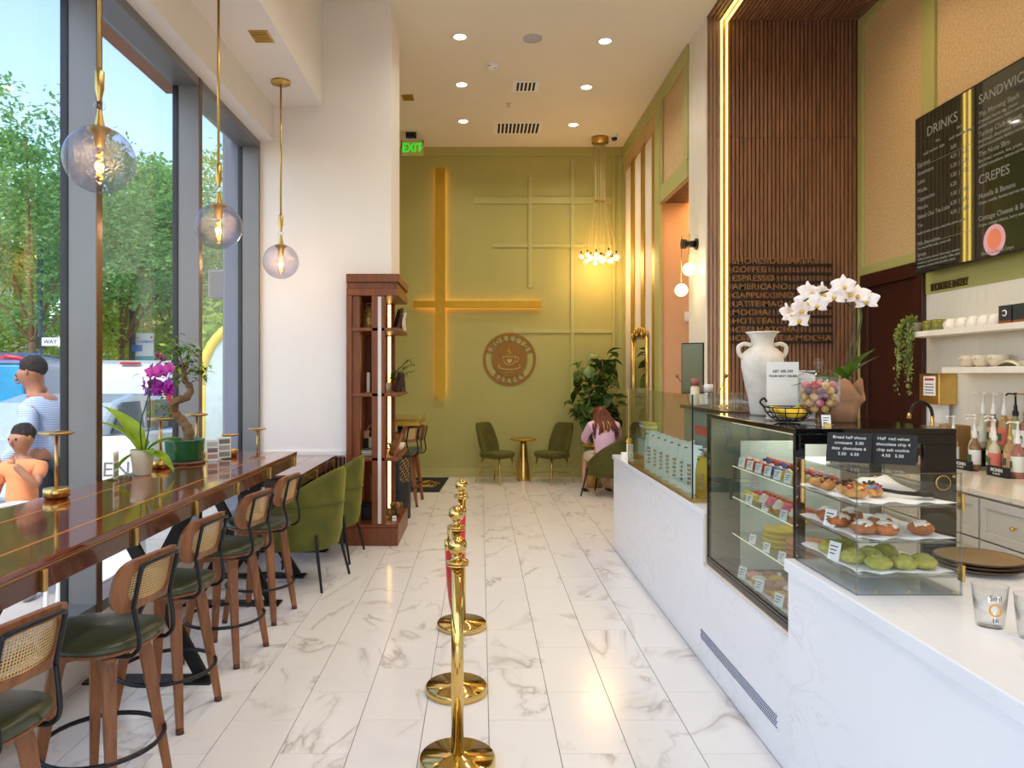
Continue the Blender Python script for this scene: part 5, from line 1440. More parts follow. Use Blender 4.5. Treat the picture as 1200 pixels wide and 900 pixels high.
def coffee_bag(loc,rz,label,c=None,w=.17,h=.30,d=.07):
    t=thing('coffee_bag',label,'coffee bag',loc,rz,'coffee bags in the glass case')
    rows=[]
    for z,m in ((0,1),(.12,1.06),(.55,1.0),(.82,.55),(.9,.16),(1,.12)):
        rows.append([Vector((w/2*math.copysign(abs(math.cos(a))**.5,math.cos(a))*(1 if z<.8 else 1.0),d/2*m*math.copysign(abs(math.sin(a))**.6,math.sin(a)),h*z)) for a in [2*PI*k/20 for k in range(20)]])
    MB().grid(rows,closed=True).build('bag',c or MINT,t); MB().box(-w/2,w/2,-.005,.005,h*.9,h*.93).build('tin_tie',M['ink'],t)
    for k in range(5): MB().box(-.018+.006*(k%2),.018,-d/2-.003,-d/2*.99,h*(.18+.09*k),h*(.235+.09*k)).build('print',cm('bag_print',(170,140,110),rough=.7),t)
for i,y in enumerate((5.62,5.42,5.24,5.06,4.88,4.70,4.54)):
    coffee_bag((1.335,y,gz0+.021),R(-68),'pale mint coffee bag, number %s from the far end of the glass case'%('one','two','three','four','five','six','seven')[i])
GOLDBAG=plain('gold_bag',(196,150,30),.35,.5)
coffee_bag((1.36,4.39,gz0+.021),R(-60),'shiny gold coffee bag at the near end of the glass case',GOLDBAG,.12,.24)
for i,(y,c,nm) in enumerate(((5.98,(70,110,130),'blue'),(5.93,(200,120,100),'coral'),(5.88,(206,180,130),'tan'),(5.83,(150,170,60),'green'),(5.78,(214,206,80),'lime'))):
    t=thing('tea_tin',nm+' tea box in the colourful row at the far end of the glass case','tea box',(1.36,y,gz0+.24),0); MB().box(-.045,.045,-.02,.02,0,.13).build('box',cm('tin_'+nm,c),t,bevel=.002); MB().box(-.046,.046,-.021,.021,.09,.105).build('band',M['paperw'],t)
t=thing('display_riser','pale riser block in the glass case under the tea boxes','riser',(1.36,5.88,gz0+.021)); MB().box(-.05,.05,-.16,.16,0,.215).build('block',cm('pale_riser',(196,210,200)),t,bevel=.003); MB().box(-.052,.052,-.165,.165,.215,.2185).build('top_sheet',M['acrylic'],t)
for i in range(4):
    t=thing('biscuit','round brown biscuit propped in the glass case','biscuit',(1.29,5.98-.07*i,gz0+.021),R(-70),'round biscuits in the glass case')
    MB().prism(circ(.045,20,(0,.045)),-.006,.006,'y').build('disc',DOUGH,t); MB().tube([(.036*math.cos(R(a)),-.007,.045+.036*math.sin(R(a))) for a in range(0,360,20)],.003,5,closed=True).build('ridge',cm('biscuit_dark',(150,96,44)),t)
# espresso machine behind the glass case
es=thing('espresso_machine','grey espresso machine behind the glass case','coffee machine',(1.625,4.70,ZB))
GM=plain('machine_grey',(140,148,138),.4,.3)
MB().box(-.17,.17,-.45,.5,.10,.52).build('body',GM,es,bevel=.02); MB().box(-.19,.19,-.47,.52,.0,.10).build('drip_base',M['black'],es,bevel=.01); MB().box(-.19,.19,-.47,.52,.52,.545).build('cup_tray',plain('dark_brown_tray',(62,42,30),.3),es,bevel=.005)
MB().box(-.176,-.17,-.2,.2,.36,.42).build('badge',cm('red_badge',(196,80,60)),es)
for y in (-.2,.2): MB().cyl((-.17,y,.30),(-.24,y,.28),.02,n=10).build('group_head',M['leddim'],es)
TGL=M['jarglass']
for i,(x,y) in enumerate(((1.49,4.30),(1.49,4.41),(1.58,4.30),(1.59,4.41),(1.67,4.32),(1.49,4.52),(1.59,4.52))):
    t=thing('glass_tumbler','clear glass tumbler upside down on the coffee machine','tumbler',(x,y,ZB+.546),0,'glass tumblers on the coffee machine')
    MB().lathe([(.040,0),(.043,.0),(.040,.10),(.0001,.102)],24).build('wall',TGL,t); MB().lathe([(.042,.001),(.0445,.003),(.042,.005)],24).build('rim',M['jarglass'],t)
PINKC=cm('rose_cap',(150,84,80),rough=.5)
for i,(x,y,h,l) in enumerate(((1.52,5.14,.15,'tall spice bottle with rose cap on the coffee machine'),(1.56,5.00,.10,'short spice bottle with rose cap on the coffee machine'),(1.51,4.80,.11,'clear sugar jar with amber base on the coffee machine'))):
    t=thing('spice_bottle',l,'bottle',(x,y,ZB+.546)); MB().lathe([(.0001,0),(.028,0),(.03,.01),(.03,h*.8),(.02,h*.9)],18).build('bottle',M['cream'] if i<1 else TGL,t)
    MB().lathe([(.022,h*.9),(.03,h*.9),(.03,h*.9+.05),(.0001,h*.9+.05)],18).build('cap',PINKC if i<2 else M['leddim'],t)
for i,(x,y,dx) in enumerate(((1.50,5.20,-.09),(1.54,4.70,.05))):
    t=thing('dried_flower','single dried flower stem standing by the %s on the coffee machine'%('rose capped bottles','sugar jar'),'dried flower',(x,y,ZB+.546)) if False else thing('dried_flower',('dried rosebud stem left of the rose capped bottles','dried twig by the sugar jar')[i],'dried flower',(x,y,ZB+.546))
    MB().tube(bez([(0,0,0),(dx*.3,0,.11),(dx,0,.20)],5),.003,5).build('stem',M['bark'],t); MB().ball((dx,0,.205),.014,(1,1,1.2),8,6).build('bud',cm('dry_bud',(140,100,60)),t)
ms_=thing('order_screen','dark portrait order screen standing behind the glass case','screen',(1.645,5.62,ZB),R(-30))
MB().box(-.085,.085,-.014,.014,.61,1.005).build('bezel',M['black'],ms_,bevel=.004); MB().box(-.078,.078,-.016,-.014,.62,.995).build('display',plain('dark_screen',(70,78,50),.08),ms_)
MB().box(-.02,.02,.014,.03,0,.8).build('stand_arm',M['black'],ms_); MB().box(-.10,.10,-.08,.08,0,.012).build('stand_base',M['black'],ms_)
# far end of the counter
for (x,y,w,h,l,m) in ((1.31,6.36,.05,.15,'tall white carton at the far end of the counter','paperw'),(1.30,6.55,.05,.055,'small white cube box at the far end of the counter','paperw')):
    t=thing('carton',l,'box',(x,y,ZB)); MB().box(-w/2,w/2,-w/2,w/2,0,h).build('body',M[m],t,bevel=.003); MB().box(-w/2-.0005,w/2+.0005,-w/2-.0005,w/2+.0005,h*.86,h*.875).build('lid_seam',M['leddim'],t)
t=thing('yellow_flowers','small bunch of yellow flowers on the tall white carton','flowers',(1.31,6.36,ZB+.15))
for k in range(9): MB().ball((random.uniform(-.02,.02),random.uniform(-.02,.02),.015+random.uniform(0,.025)),.014,nu=8,nv=6).build('flower',cm('yellow_flower',(236,176,30)),t)

# ---- near counter: plates and cups
PLT=plain('olive_stoneware',(132,108,72),.45)
for i in range(3):
    t=thing('dinner_plate',('lowest','middle','topmost')[i]+' olive brown plate in the stack on the near counter','plate',(1.86,2.71,.92+.013*i),.5*i,'stacked olive plates')
    MB().lathe([(.0001,0),(.09,0),(.10,.004),(.142,.018),(.146,.022),(.140,.022),(.10,.010),(.0001,.008)],48).build('plate',PLT,t); MB().lathe([(.141,.0225),(.1465,.0225),(.147,.0205),(.145,.0195)],48).build('rim',cm('plate_rim',(60,40,24)),t)
def cup(loc,rz,label,lines):
    t=thing('plastic_cup',label,'cup',loc,rz,'clear plastic cups')
    MB().lathe([(.0001,.002),(.034,0),(.036,.004),(.0455,.118),(.044,.118),(.034,.006),(.0001,.005)],32).build('wall',M['jarglass'],t); MB().tube([(.046*math.cos(R(a)),.046*math.sin(R(a)),.119) for a in range(0,360,15)],.0018,5,closed=True).build('rim',M['acrylic'],t)
    for (s,z,sz,c) in lines: text(s,sz,c,t,(0,-.0455 if z>.06 else -.043,z),FRONT,'lettering',.0003,'CENTER')
    return t
INKB=cm('marker_blue',(50,44,90)); 
c1=cup((1.475,2.10,.92),R(-18),'clear plastic cup with a small orange stamp on the near counter',(('Sml',.085,.022,INKB),('16',.022,.018,INKB)))
MB().tube([(.014*math.cos(R(a)),-.0445,.058+.016*math.sin(R(a))) for a in range(0,360,24)],.003,5,closed=True).build('stamp',cm('stamp_orange',(226,160,60)),c1)
cup((1.525,2.0,.92),R(-12),'clear plastic cup with marker writing at the right edge',(('1/2 oz',.08,.016,INKB),('Premium',.055,.015,INKB)))

# ================================================================== BACK BAR ALONG THE RIGHT WALL
ZW=.95; XF=3.0
wt=thing('back_worktop','cream stone worktop along the right wall','worktop',(0,0,0)); MB().box(XF,XS-.013,1.3,6.22,ZW-.035,ZW).build('slab',M['btop'],wt,bevel=.003); MB().box(XS-.03,XS-.013,1.3,6.22,ZW,ZW+.03).build('upstand',M['btop'],wt,bevel=.002)
for i in range(8):
    y0=1.32+.61*i; y1=y0+.60
    t=thing('drawer_cabinet','pale grey drawer cabinet number %s from the viewer under the back worktop'%('one','two','three','four','five','six','seven','eight')[i],'cabinet',(0,0,0),0,'pale grey back bar cabinets')
    MB().box(XF+.03,XS-.02,y0,y1,.08,ZW-.036).build('body',M['cab'],t); MB().box(XF+.07,XS-.02,y0,y1,0,.08).build('toe_kick',M['cab'],t)
    for z0,z1 in ((.66,ZW-.05),(.37,.65),(.09,.36)):
        d=MB().box(XF+.008,XF+.03,y0+.004,y1-.004,z0,z1).build('drawer',M['cab'],t,bevel=.002)
        w=.05
        for a in ((y0+.004,y1-.004,z1-w,z1),(y0+.004,y1-.004,z0,z0+w),(y0+.004,y0+.004+w,z0+w,z1-w),(y1-.004-w,y1-.004,z0+w,z1-w)): MB().box(XF,XF+.008,*a).build('shaker_rail',M['cab'],d,bevel=.0015)
        ym=(y0+y1)/2; MB().cyl((XF+.0,ym,(z0+z1)/2+.0),(XF-.02,ym,(z0+z1)/2),.006,n=8).ball((XF-.024,ym,(z0+z1)/2),.014,nu=12,nv=8).build('knob',M['brass'],d)
# shelves
for (z,y1,l) in ((1.955,6.2,'upper white floating shelf with cups'),(1.655,5.70,'lower white floating shelf with bowls')):
    o=MB().box(3.625,XS-.013,1.5,y1,z,z+.045).build('wall_shelf',plain('shelf_white',(240,234,224),.4),bevel=.003); tag(o,l+' on the right wall','shelf')
Z1,Z2=2.0,1.70
OLV=plain('olive_glaze',(126,128,28),.2,coat=.5)
for i,(y,l) in enumerate(((6.0,'olive glazed cup at the left end of the upper shelf'),(5.885,'olive glazed cup second on the upper shelf'))):
    t=thing('green_cup',l,'cup',(3.72,y,Z1)); MB().lathe([(.0001,0),(.05,0),(.058,.02),(.056,.085),(.05,.09),(.046,.02),(.0001,.012)],20).build('body',OLV,t); MB().tube([(-.05+.0,-.055-.02*math.sin(R(a)),.045+.025*math.cos(R(a))) for a in range(0,181,20)],.006,6).build('handle',OLV,t)
CUPW=plain('white_cup',(240,232,222),.2)
for i,y in enumerate((5.74,5.61,5.48,5.36,5.245)):
    t=thing('white_cup','upturned white cup in the row on the upper shelf, %s from the left'%('first','second','third','fourth','fifth')[i],'cup',(3.73,y,Z1),0,'white cups on the upper shelf')
    MB().lathe([(.056,0),(.058,.0),(.055,.04),(.042,.075),(.03,.085),(.0001,.086)],24).build('body',CUPW,t); MB().tube([(-.015,.05+.03*math.sin(R(a)),.04+.026*math.cos(R(a))) for a in range(0,181,20)],.006,6).build('handle',CUPW,t)
t=thing('tea_caddy','black square caddy with copper base on the upper shelf','box',(3.72,5.08,Z1)); MB().box(-.05,.05,-.06,.06,.022,.13).build('box',plain('slate_box',(46,48,54),.5),t,bevel=.003); MB().box(-.05,.05,-.06,.06,0,.022).build('copper_base',cm('copper',(180,110,70),rough=.35,metal=.7),t); MB().tube([(-.0515,.02*math.cos(R(a)),.075+.02*math.sin(R(a))) for a in range(40,330,20)],.004,5).build('logo',M['paperw'],t)
t=thing('tea_caddy','dark caddy at the right edge of the upper shelf','box',(3.72,4.94,Z1)); MB().box(-.05,.05,-.06,.06,.02,.13).build('box',cm('teal_box',(40,54,54)),t,bevel=.003); MB().box(-.05,.05,-.06,.06,0,.02).build('copper_base',cm('copper',(180,110,70),rough=.35,metal=.7),t)
for i,y in enumerate((5.55,5.40,5.24)):
    t=thing('cream_bowl','cream handled bowl on the lower shelf, %s from the left'%('first','second','third')[i],'bowl',(3.74,y,Z2),0,'cream bowls on the lower shelf')
    MB().lathe([(.0001,.003),(.03,0),(.055,.02),(.068,.055),(.068,.09),(.064,.09),(.060,.05),(.03,.012),(.0001,.012)],24).build('bowl',M['cream'],t)
    for s in (0,): MB().tube([(-.066-.014*math.sin(R(a)),.018*math.cos(R(a)),.065) for a in range(0,181,20)],.006,6).build('handle',M['cream'],t)
t=thing('napkin','folded cream napkin on the lower shelf','napkin',(3.73,5.05,Z2)); 
rows=[[Vector((-.07+.14*k/8,-.11+.22*j/8,.004+.045*math.sin(PI*j/8)*(.6+.4*math.sin(k*1.1)))) for k in range(9)] for j in range(9)]
MB().grid(rows).build('cloth',cm('napkin_cloth',(220,208,180)),t,solid=.004); MB().box(-.07,.07,-.12,.12,0,.003).build('fold',cm('napkin_cloth',(220,208,180)),t)
for i,y in enumerate((4.87,4.77)):
    t=thing('stone_tumbler','speckled brown tumbler at the right of the lower shelf, %s'%('left one','right one')[i],'tumbler',(3.72,y,Z2),0,'brown tumblers'); MB().lathe([(.0001,0),(.036,0),(.042,.10),(.038,.10),(.034,.01),(.0001,.01)],20).build('body',cm('speckle',(150,134,110),rough=.6,var=.4,scale=120),t); MB().lathe([(.038,.099),(.0425,.099),(.0425,.103),(.038,.103)],20).build('rim',M['cream'],t)
# trailing plant
tp_=thing('trailing_plant','trailing green plant hanging off the left end of the upper shelf','potted plant',(3.66,6.12,Z1))
MB().lathe([(.0001,0),(.045,0),(.06,.08),(.055,.08),(.042,.01),(.0001,.01)],20).build('pot',plain('grey_pot',(150,140,130),.6),tp_); MB().lathe([(.0001,.07),(.054,.07)],16).build('soil',M['soil'],tp_)
rn=random.Random(41); lv=leafmesh(.026,.016,.3,.1,3,1,2); vb=MB()
for i in range(26):
    a=rn.uniform(0,6.28); L=rn.uniform(.10,.52) if i>6 else rn.uniform(.02,.1)
    sx=-.055+.05*math.cos(a)*.8; sy=.05*math.sin(a)*1.1
    pth=bez([(0,0,.07),(sx*.6,sy*.7,.10),(sx-.02,sy,.03),(sx-.03,sy+rn.uniform(-.03,.03),-L*.5),(sx-.03,sy+rn.uniform(-.03,.03),-L)],4)
    MB().tube(pth,.0016,4).build('vine',STEM,tp_)
    for p in pth[3:]:
        for q in range(3):
            Mx=Matrix.Translation(p+Vector((rn.gauss(0,.008),rn.gauss(0,.01),rn.gauss(0,.012))))@Euler((rn.uniform(0,6),rn.uniform(0,6),rn.uniform(0,6))).to_matrix().to_4x4()
            vb.add(lv.v,lv.f,True,Mx)
vo2=vb.build('small_leaves',leafmat('vine_leaf',(104,130,50),(170,184,96)),tp_,fix=False); vo2['kind']='stuff'
# towel dispenser, tap, syrup bottles
td=thing('towel_dispenser','gold paper towel dispenser with notice on the right wall','dispenser',(0,0,0)); MB().box(3.69,XS-.013,5.84,6.10,1.40,1.655).build('cabinet',M['brass'],td,bevel=.006); MB().box(3.6885,3.69,5.88,6.04,1.47,1.63).build('notice',M['paperw'],td)
MB().box(3.687,3.6885,5.90,6.02,1.595,1.612).build('red_heading',cm('notice_red',(206,50,40)),td)
for k in range(4): MB().box(3.687,3.6885,5.90+.01*(k%2),6.02,1.49+.024*k,1.496+.024*k).build('print_line',M['ink'],td)
MB().box(3.74,3.80,5.88,6.06,1.25,1.40).build('paper_towel',M['paperw'],td)
tpn=thing('tap','black and brass arched tap behind the pastry case','tap',(3.64,5.84,ZW)); MB().cyl((0,0,0),(0,0,.06),.022,n=16).build('base',M['brass'],tpn); MB().cyl((0,0,.06),(0,0,.36),.013,n=12).build('riser',M['brass'],tpn)
MB().tube(bez([(0,0,.36),(-.02,0,.43),(-.09,0,.475),(-.16,0,.44),(-.185,0,.38)],6),.013,10).build('spring_hose',M['black'],tpn); MB().cyl((-.185,0,.385),(-.192,0,.34),.014,.017,n=12).build('spray_head',M['brass'],tpn)
rk=thing('bottle_rack','black step rack under the rear syrup bottles','rack',(0,0,0)); MB().box(3.72,3.825,4.6,5.5,ZW+.13,ZW+.145).build('step',M['black'],rk); 
for y in (4.62,5.05,5.48): MB().box(3.73,3.815,y-.01,y+.01,ZW,ZW+.13).build('support',M['black'],rk)
SYR=[(180,146,92),(156,152,80),(160,104,84),(206,198,174),(140,108,70)]
LBL=[(226,120,104),(226,228,214),(238,236,230),(222,170,130),(240,240,236)]
def pump_bottle(loc,label,liq,lab,pump,h=.40,grp='syrup pump bottles'):
    t=thing('syrup_bottle',label,'pump bottle',loc,random.uniform(-.3,.3)+R(-90),grp)
    s=h/.40
    MB().lathe([(.0001,0),(.036,0),(.038,.006),(.038,.17*s),(.030,.20*s),(.016,.225*s),(.015,.25*s)],20).build('bottle',liq,t); MB().lathe([(.0384,.045*s),(.0386,.05*s),(.0386,.15*s),(.0384,.155*s)],20).build('label',lab,t)
    MB().box(-.016,.016,-.0396,-.0384,.07*s,.12*s).build('label_mark',cm('label_mark',(70,110,70)),t)
    MB().lathe([(.019,.245*s),(.019,.275*s),(.012,.285*s),(.012,.315*s),(.008,.32*s),(.006,.38*s),(.011,.385*s),(.011,.40*s),(.0001,.402*s)],16).build('pump_head',pump,t)
    MB().tube([(0,0,.392*s),(0,-.05,.396*s),(0,-.066,.384*s)],.0058,8).build('spout',pump,t)
PWH=plain('white_pump',(236,232,224),.35); liqs=[plain('syrup%d'%i,c,.12,spec=.6) for i,c in enumerate(SYR)]; labs=[cm('syrlabel%d'%i,c) for i,c in enumerate(LBL)]
fr_=[(5.52,0,2,'paper'),(5.36,3,4,''),(5.28,4,2,''),(5.17,1,4,''),(5.08,3,0,''),(5.00,0,3,''),(4.86,2,1,'')]
for i,(y,a,b,_) in enumerate(fr_):
    pump_bottle((3.60+(.05 if i%2 else 0),y,ZW),'front row syrup bottle with %s pump, number %s from the left'%('brass' if i==5 else 'white',('one','two','three','four','five','six','seven')[i]),liqs[a],labs[b],M['brass'] if i==5 else PWH,.38+.02*(i%2))
for i,(y,pm,nm) in enumerate(((5.44,PWH,'leftmost'),(5.33,PWH,'second'),(5.22,PWH,'third'),(5.11,M['black'],'black pumped'),(5.01,M['brass'],'brass pumped'))):
    pump_bottle((3.77,y,ZW+.145),'%s syrup bottle in the raised rear row'%nm,liqs[(i+3)%5],labs[(i*2+1)%5],pm,.42,'rear syrup bottles')
for i,y in enumerate((5.30,4.93)):
    t=thing('bottle_caddy','black bottle holder with white lettering at the %s of the syrup row'%('left','right')[i],'holder',(3.52,y,ZW)); MB().box(-.012,.012,-.10,.10,0,.07).build('front_panel',M['slate'],t,bevel=.002); MB().box(.012,.05,-.10,.10,0,.006).build('tray',M['slate'],t)
    text('MONIN',.034,M['chalk'],t,(-.0135,.0,.034),ONRIGHT,'lettering',.0006,'CENTER',.0006); text('LE SIROP',.018,M['chalk'],t,(-.0135,.0,.014),ONRIGHT,'lettering',.0006,'CENTER')
t=thing('cardboard_box','small brown cardboard box behind the syrup bottles','box',(3.70,5.66,ZW)); MB().box(-.08,.08,-.07,.07,0,.30).build('carton',cm('cardboard',(150,112,64),rough=.8),t,bevel=.003); MB().box(-.0815,-.08,-.02,.02,.0,.30).build('tape',cm('tape',(180,140,90)),t)

# ---- menu screens
SCR=plain('menu_screen',(20,28,20),.05,var=.4,scale=2,emit=(26,38,26),es=.35,spec=1.0,coat=1.0)
TXW=plain('screen_text',(120,122,116),.4,emit=(150,150,144),es=.12)
for nm,y1,y0 in (('left menu screen listing drinks on the right wall',6.34,5.562),('right menu screen listing sandwiches and crepes',5.558,4.78)):
    KS=.9745; t=thing('menu_screen',nm,'screen',(KS*XS,0,1.65*(1-KS))); t.scale=(KS,KS,KS)
    MB().box(-.055,-.022,y0,y1,2.515,3.87).build('housing',M['black'],t,bevel=.003); MB().box(-.057,-.055,y0+.012,y1-.006,2.53,3.855).build('display',SCR,t)
    MB().box(-.022,.098,(y0+y1)/2-.2,(y0+y1)/2+.2,3.0,3.4).build('wall_bracket',M['black'],t)
    def L(s,y,z,sz,al='LEFT'): text(s,sz,TXW,t,(-.058,y,z),ONRIGHT,'lettering',.0005,al,.0004)
    if y1>6:
        L('DRINKS',(y0+y1)/2+.02,3.665,.115,'CENTER')
        L('Hot',6.05,3.58,.035); L('small  medium  large',6.22,3.52,.034); L('Iced',5.78,3.60,.035); L('small  medium  large',5.88,3.54,.034)
        for k,(a,b) in enumerate((('Espresso','3.85'),('Americano','4.25  |  5.75'),('Latte','5.25  |  6.50'),('Mocha','5.85  |  7.25'),('Cappuccino','6.25'),('Matcha','5.50  |  7.40'),('Baked Chai Tea Latte','6.25  |  6.95'),('Tea','4.50  |  5.00'))):
            z=3.44-.075*k; L(a,6.30,z,.05); L(b,5.86,z+.02,.045)
        L('English breakfast, earl grey, chamomile, jasmine, peach',6.30,2.855,.028)
        L('Milk Alternatives',6.30,2.76,.045); L('Oat, almond 0.80, vanilla, coconut milk',6.30,2.725,.028)
        L('Syrups',6.30,2.665,.045)
        for k in range(3): L(('Vanilla, hazelnut, caramel, brown sugar, lavender,','strawberry, butterscotch, pumpkin, toffee, salted,','raspberry, coconut, white chocolate, cherry')[k],6.30,2.63-.032*k,.028)
        for z in (3.47,2.80): MB().box(-.058,-.0573,5.60,6.30,z-.04,z-.037).build('rule',TXW,t)
    else:
        L('SANDWICHES',5.53,3.70,.10)
        for k,(a,b) in enumerate((('The Morning Stack','Croissant, bacon, egg, cheese'),('Turkey Club Classic','Sourdough, sliced turkey, tomato'),('The Note Slim','Rye bread, avocado, feta, greens'))):
            L(a,5.53,3.60-.15*k,.055); L(b,5.53,3.555-.15*k,.034); L('pickled cucumbers, lettuce and aioli',5.53,3.515-.15*k,.034)
        L('CREPES',5.53,3.09,.10)
        for k,(a,b) in enumerate((('Nutella & Banana','Crepe, nutella, banana and nut sauce'),('Cottage Cheese & Berries','Crepe, cottage cheese, berry sauce'))): L(a,5.53,2.98-.17*k,.055); L(b,5.53,2.935-.17*k,.034)
        pl_=cm('screen_plate',(196,150,160),emit=(206,150,160),es=.35); MB().prism(circ(.115,28,(5.36,2.64)),-.0585,-.0575,'x').build('plate_picture',pl_,t); MB().prism(circ(.075,24,(5.36,2.645)),-.0592,-.0586,'x').build('crepe_picture',cm('screen_crepe',(206,120,90),emit=(206,110,80),es=.35),t)
        L('Nutella & Banana Crepe',5.50,2.545,.034)
# ================================================================== OUTSIDE
PAVE=plain('pavement',(176,170,162),.85,var=.08,scale=3,bmp=.1,bscale=60); ROAD=plain('asphalt',(112,114,118),.9,var=.1,scale=8,bmp=.2,bscale=120)
struct('pavement',MB().box(-4.35,-2.4,-4,60,-.15,-.02),PAVE)
struct('road',MB().box(-9.6,-4.5,-4,70,-.25,-.14),ROAD); struct('kerb',MB().box(-4.5,-4.35,-4,60,-.2,-.015),plain('kerb_stone',(170,168,164),.85)); struct('pavement_opposite',MB().box(-60,-9.6,-4,80,-.2,-.03),PAVE)
struct('pavement_front',MB().box(-4.35,8,-12,YF-.16,-.15,-.02),PAVE)
JOINT=plain('pave_joint',(150,144,136),.9)
pv=bpy.data.objects['pavement']
for k in range(14):
    MB().box(-4.35,-2.42,1.0+.9*k-.006,1.0+.9*k+.006,-.022,-.0185).build('joint_line',JOINT,pv)
# eave and outside pillar with speaker
struct('trim_6',MB().box(-2.49,-2.36,YF,5.75,3.87,3.99),plain('eave_wood',(150,100,66),.6))
struct('wall_outside_pillar',MB().box(-2.53,-2.36,7.12,7.75,-.02,5.2),plain('pillar_grey',(112,118,132),.6))
t=thing('outdoor_speaker','grey box speaker on the outside pillar','speaker',(-2.63,7.35,2.55)); MB().box(-.10,.10,-.08,.08,-.14,.14).build('cabinet',plain('speaker_grey',(120,124,128),.6),t,bevel=.01); MB().box(-.085,.095,-.084,-.08,-.125,.125).build('grille',plain('speaker_mesh',(96,100,104),.8,bmp=.4,bscale=300),t)

def tree(label,name,loc,blobs,trunk,mat,n,size,seed,grp):
    t=thing(name,label,'tree',loc,0,grp); rr=random.Random(seed)
    MB().tube(bez(trunk,5),[.13-.06*i/(5*(len(trunk)-1)) for i in range(5*(len(trunk)-1)+1)],9).build('trunk',M['bark'],t)
    for (c,r) in blobs:
        MB().tube(bez([trunk[-1],(Vector(trunk[-1])+Vector(c))/2+Vector((0,0,.2)),c],4),[.05-.004*k for k in range(9)],6).build('branch',M['bark'],t)
    v=[];f=[]
    tot=sum(r**2 for _,r in blobs)
    for (c,r) in blobs:
        for k in range(int(n*r*r/tot)):
            if k%60==0:
                p0=Vector((rr.gauss(0,1),rr.gauss(0,1),rr.gauss(0,1))).normalized()*r*(.35+.75*rr.random()**.6); p0.z*=.8; p0=p0+Vector(c); cr=rr.uniform(.16,.34)
            p=p0+Vector((rr.gauss(0,cr),rr.gauss(0,cr),rr.gauss(0,cr*.6)))
            a=Vector((rr.gauss(0,1),rr.gauss(0,1),rr.gauss(0,.5))).normalized(); b=a.orthogonal().normalized()
            s=size*rr.uniform(.6,1.3); o=len(v)
            v+=[p-a*s,p+b*s*.42,p+a*s,p-b*s*.42]; f.append((o,o+1,o+2,o+3))
    o=MB().add(v,f).build('foliage',M[mat],t,fix=False); o['kind']='stuff'
    return t
TR=[((-8.4,13.5),[((0,0,4.6),1.7),((-1.2,.6,5.2),1.5),((1.1,.3,5.0),1.5),((.2,-.4,5.9),1.2),((-2.0,.2,4.2),1.3),((1.6,.6,3.8),1.0),((-.6,.4,3.5),1.2)],'treedark',9000,'dark leafy street tree seen through the left pane'),
    ((-9.2,18.5),[((0,0,5.2),1.9),((1.4,.5,4.4),1.5),((-1.4,.2,4.6),1.5),((.6,.3,6.4),1.2),((1.6,.2,5.8),1.0)],'treedark',9000,'dark street tree seen through the middle pane'),
    ((-7.2,17.0),[((0,0,4.6),1.2),((.7,.3,5.4),1.0),((-.8,.2,3.9),1.0),((.3,.4,6.3),.9),((-.6,.1,6.0),.8)],'treeleaf',6500,'bright street tree near the second mullion'),
    ((-7.2,20.5),[((0,0,4.6),1.6),((.9,.3,6.0),1.3),((-.6,.2,3.4),1.2),((.4,.2,7.2),1.0),((.3,0,2.6),1.0)],'treeleaf',6500,'bright tree seen through the narrow far pane'),
    ((-13.4,19.5),[((0,0,3.0),1.3),((1.4,.3,2.7),1.2),((-1.4,.2,2.9),1.3),((-2.6,.4,2.6),1.2),((2.6,.2,2.6),1.0)],'treeleaf',6000,'low bright shrub row beyond the blue van'),
    ((-11.2,24.0),[((0,0,2.9),1.4),((1.5,.3,2.7),1.3),((-1.5,.3,2.9),1.4),((2.8,.4,2.6),1.2)],'treeleaf',6000,'low bright shrub row beyond the white van'),
    ((-15.5,22.0),[((0,0,5.2),2.4),((2.0,.5,6.2),2.0),((-2.0,.4,6.0),2.2),((.4,.3,7.6),1.7),((2.6,.3,4.4),1.6)],'treedark',8000,'big dark tree across the street'),
    ((-13.5,31.0),[((0,0,5.4),2.6),((2.4,.5,6.2),2.2),((-2.2,.4,5.6),2.2),((.4,.3,8.0),1.8),((3.6,.4,4.2),1.8)],'treedark',8000,'distant dark tree down the street')]
for i,((x,y),bl,mt,n,l) in enumerate(TR):
    kk=(1.22,1.1,1.4,1.4,1,1,1,1)[i]; x*=kk; y*=kk; bl=[((c[0]*kk,c[1]*kk,1.79+kk*(c[2]-1.79)),r*kk) for c,r in bl]
    tree(l,'street_tree',(x,y,-.03),bl,[(0,0,0),(.1,0,1.2),(0,.1,2.4)] if i not in (4,5) else [(0,0,0),(.05,0,.7),(0,.1,1.5)],mt,int(n*1.7),.08 if i in (0,4) else .10,i+1,'trees along the street')

# buildings across the street
def building(label,x0,x1,y0,y1,h,c,nx,nz,face='y'):
    t=thing('building',label,'building',(0,0,0)); mt=plain('wall_'+label[:14],c,.8,var=.05)
    MB().box(x0,x1,y0,y1,-.03,h).build('wall',mt,t); MB().box(x0-.15,x1+.15,y0-.15,y1+.15,h,h+.35).build('parapet',plain('parapet_'+label[:10],tuple(int(q*.85) for q in c),.8),t)
    wm_=cm('far_window',(70,84,100),rough=.15)
    for i in range(nx):
        for k in range(nz):
            z=1.6+ (h-1.2)*k/nz; yy=y0+(y1-y0)*(i+.5)/nx; xx=x0+(x1-x0)*(i+.5)/nx
            fw=MB().box(x1,x1+.06,yy-.65,yy+.65,z-.1,z+1.3).build('window',cm('far_frame',(200,198,192)),t); MB().box(x1+.06,x1+.075,yy-.55,yy+.55,z,z+1.2).build('pane',wm_,fw)
            fw=MB().box(xx-.65,xx+.65,y0-.06,y0,z-.1,z+1.3).build('window',cm('far_frame',(200,198,192)),t); MB().box(xx-.55,xx+.55,y0-.075,y0-.06,z,z+1.2).build('pane',wm_,fw)
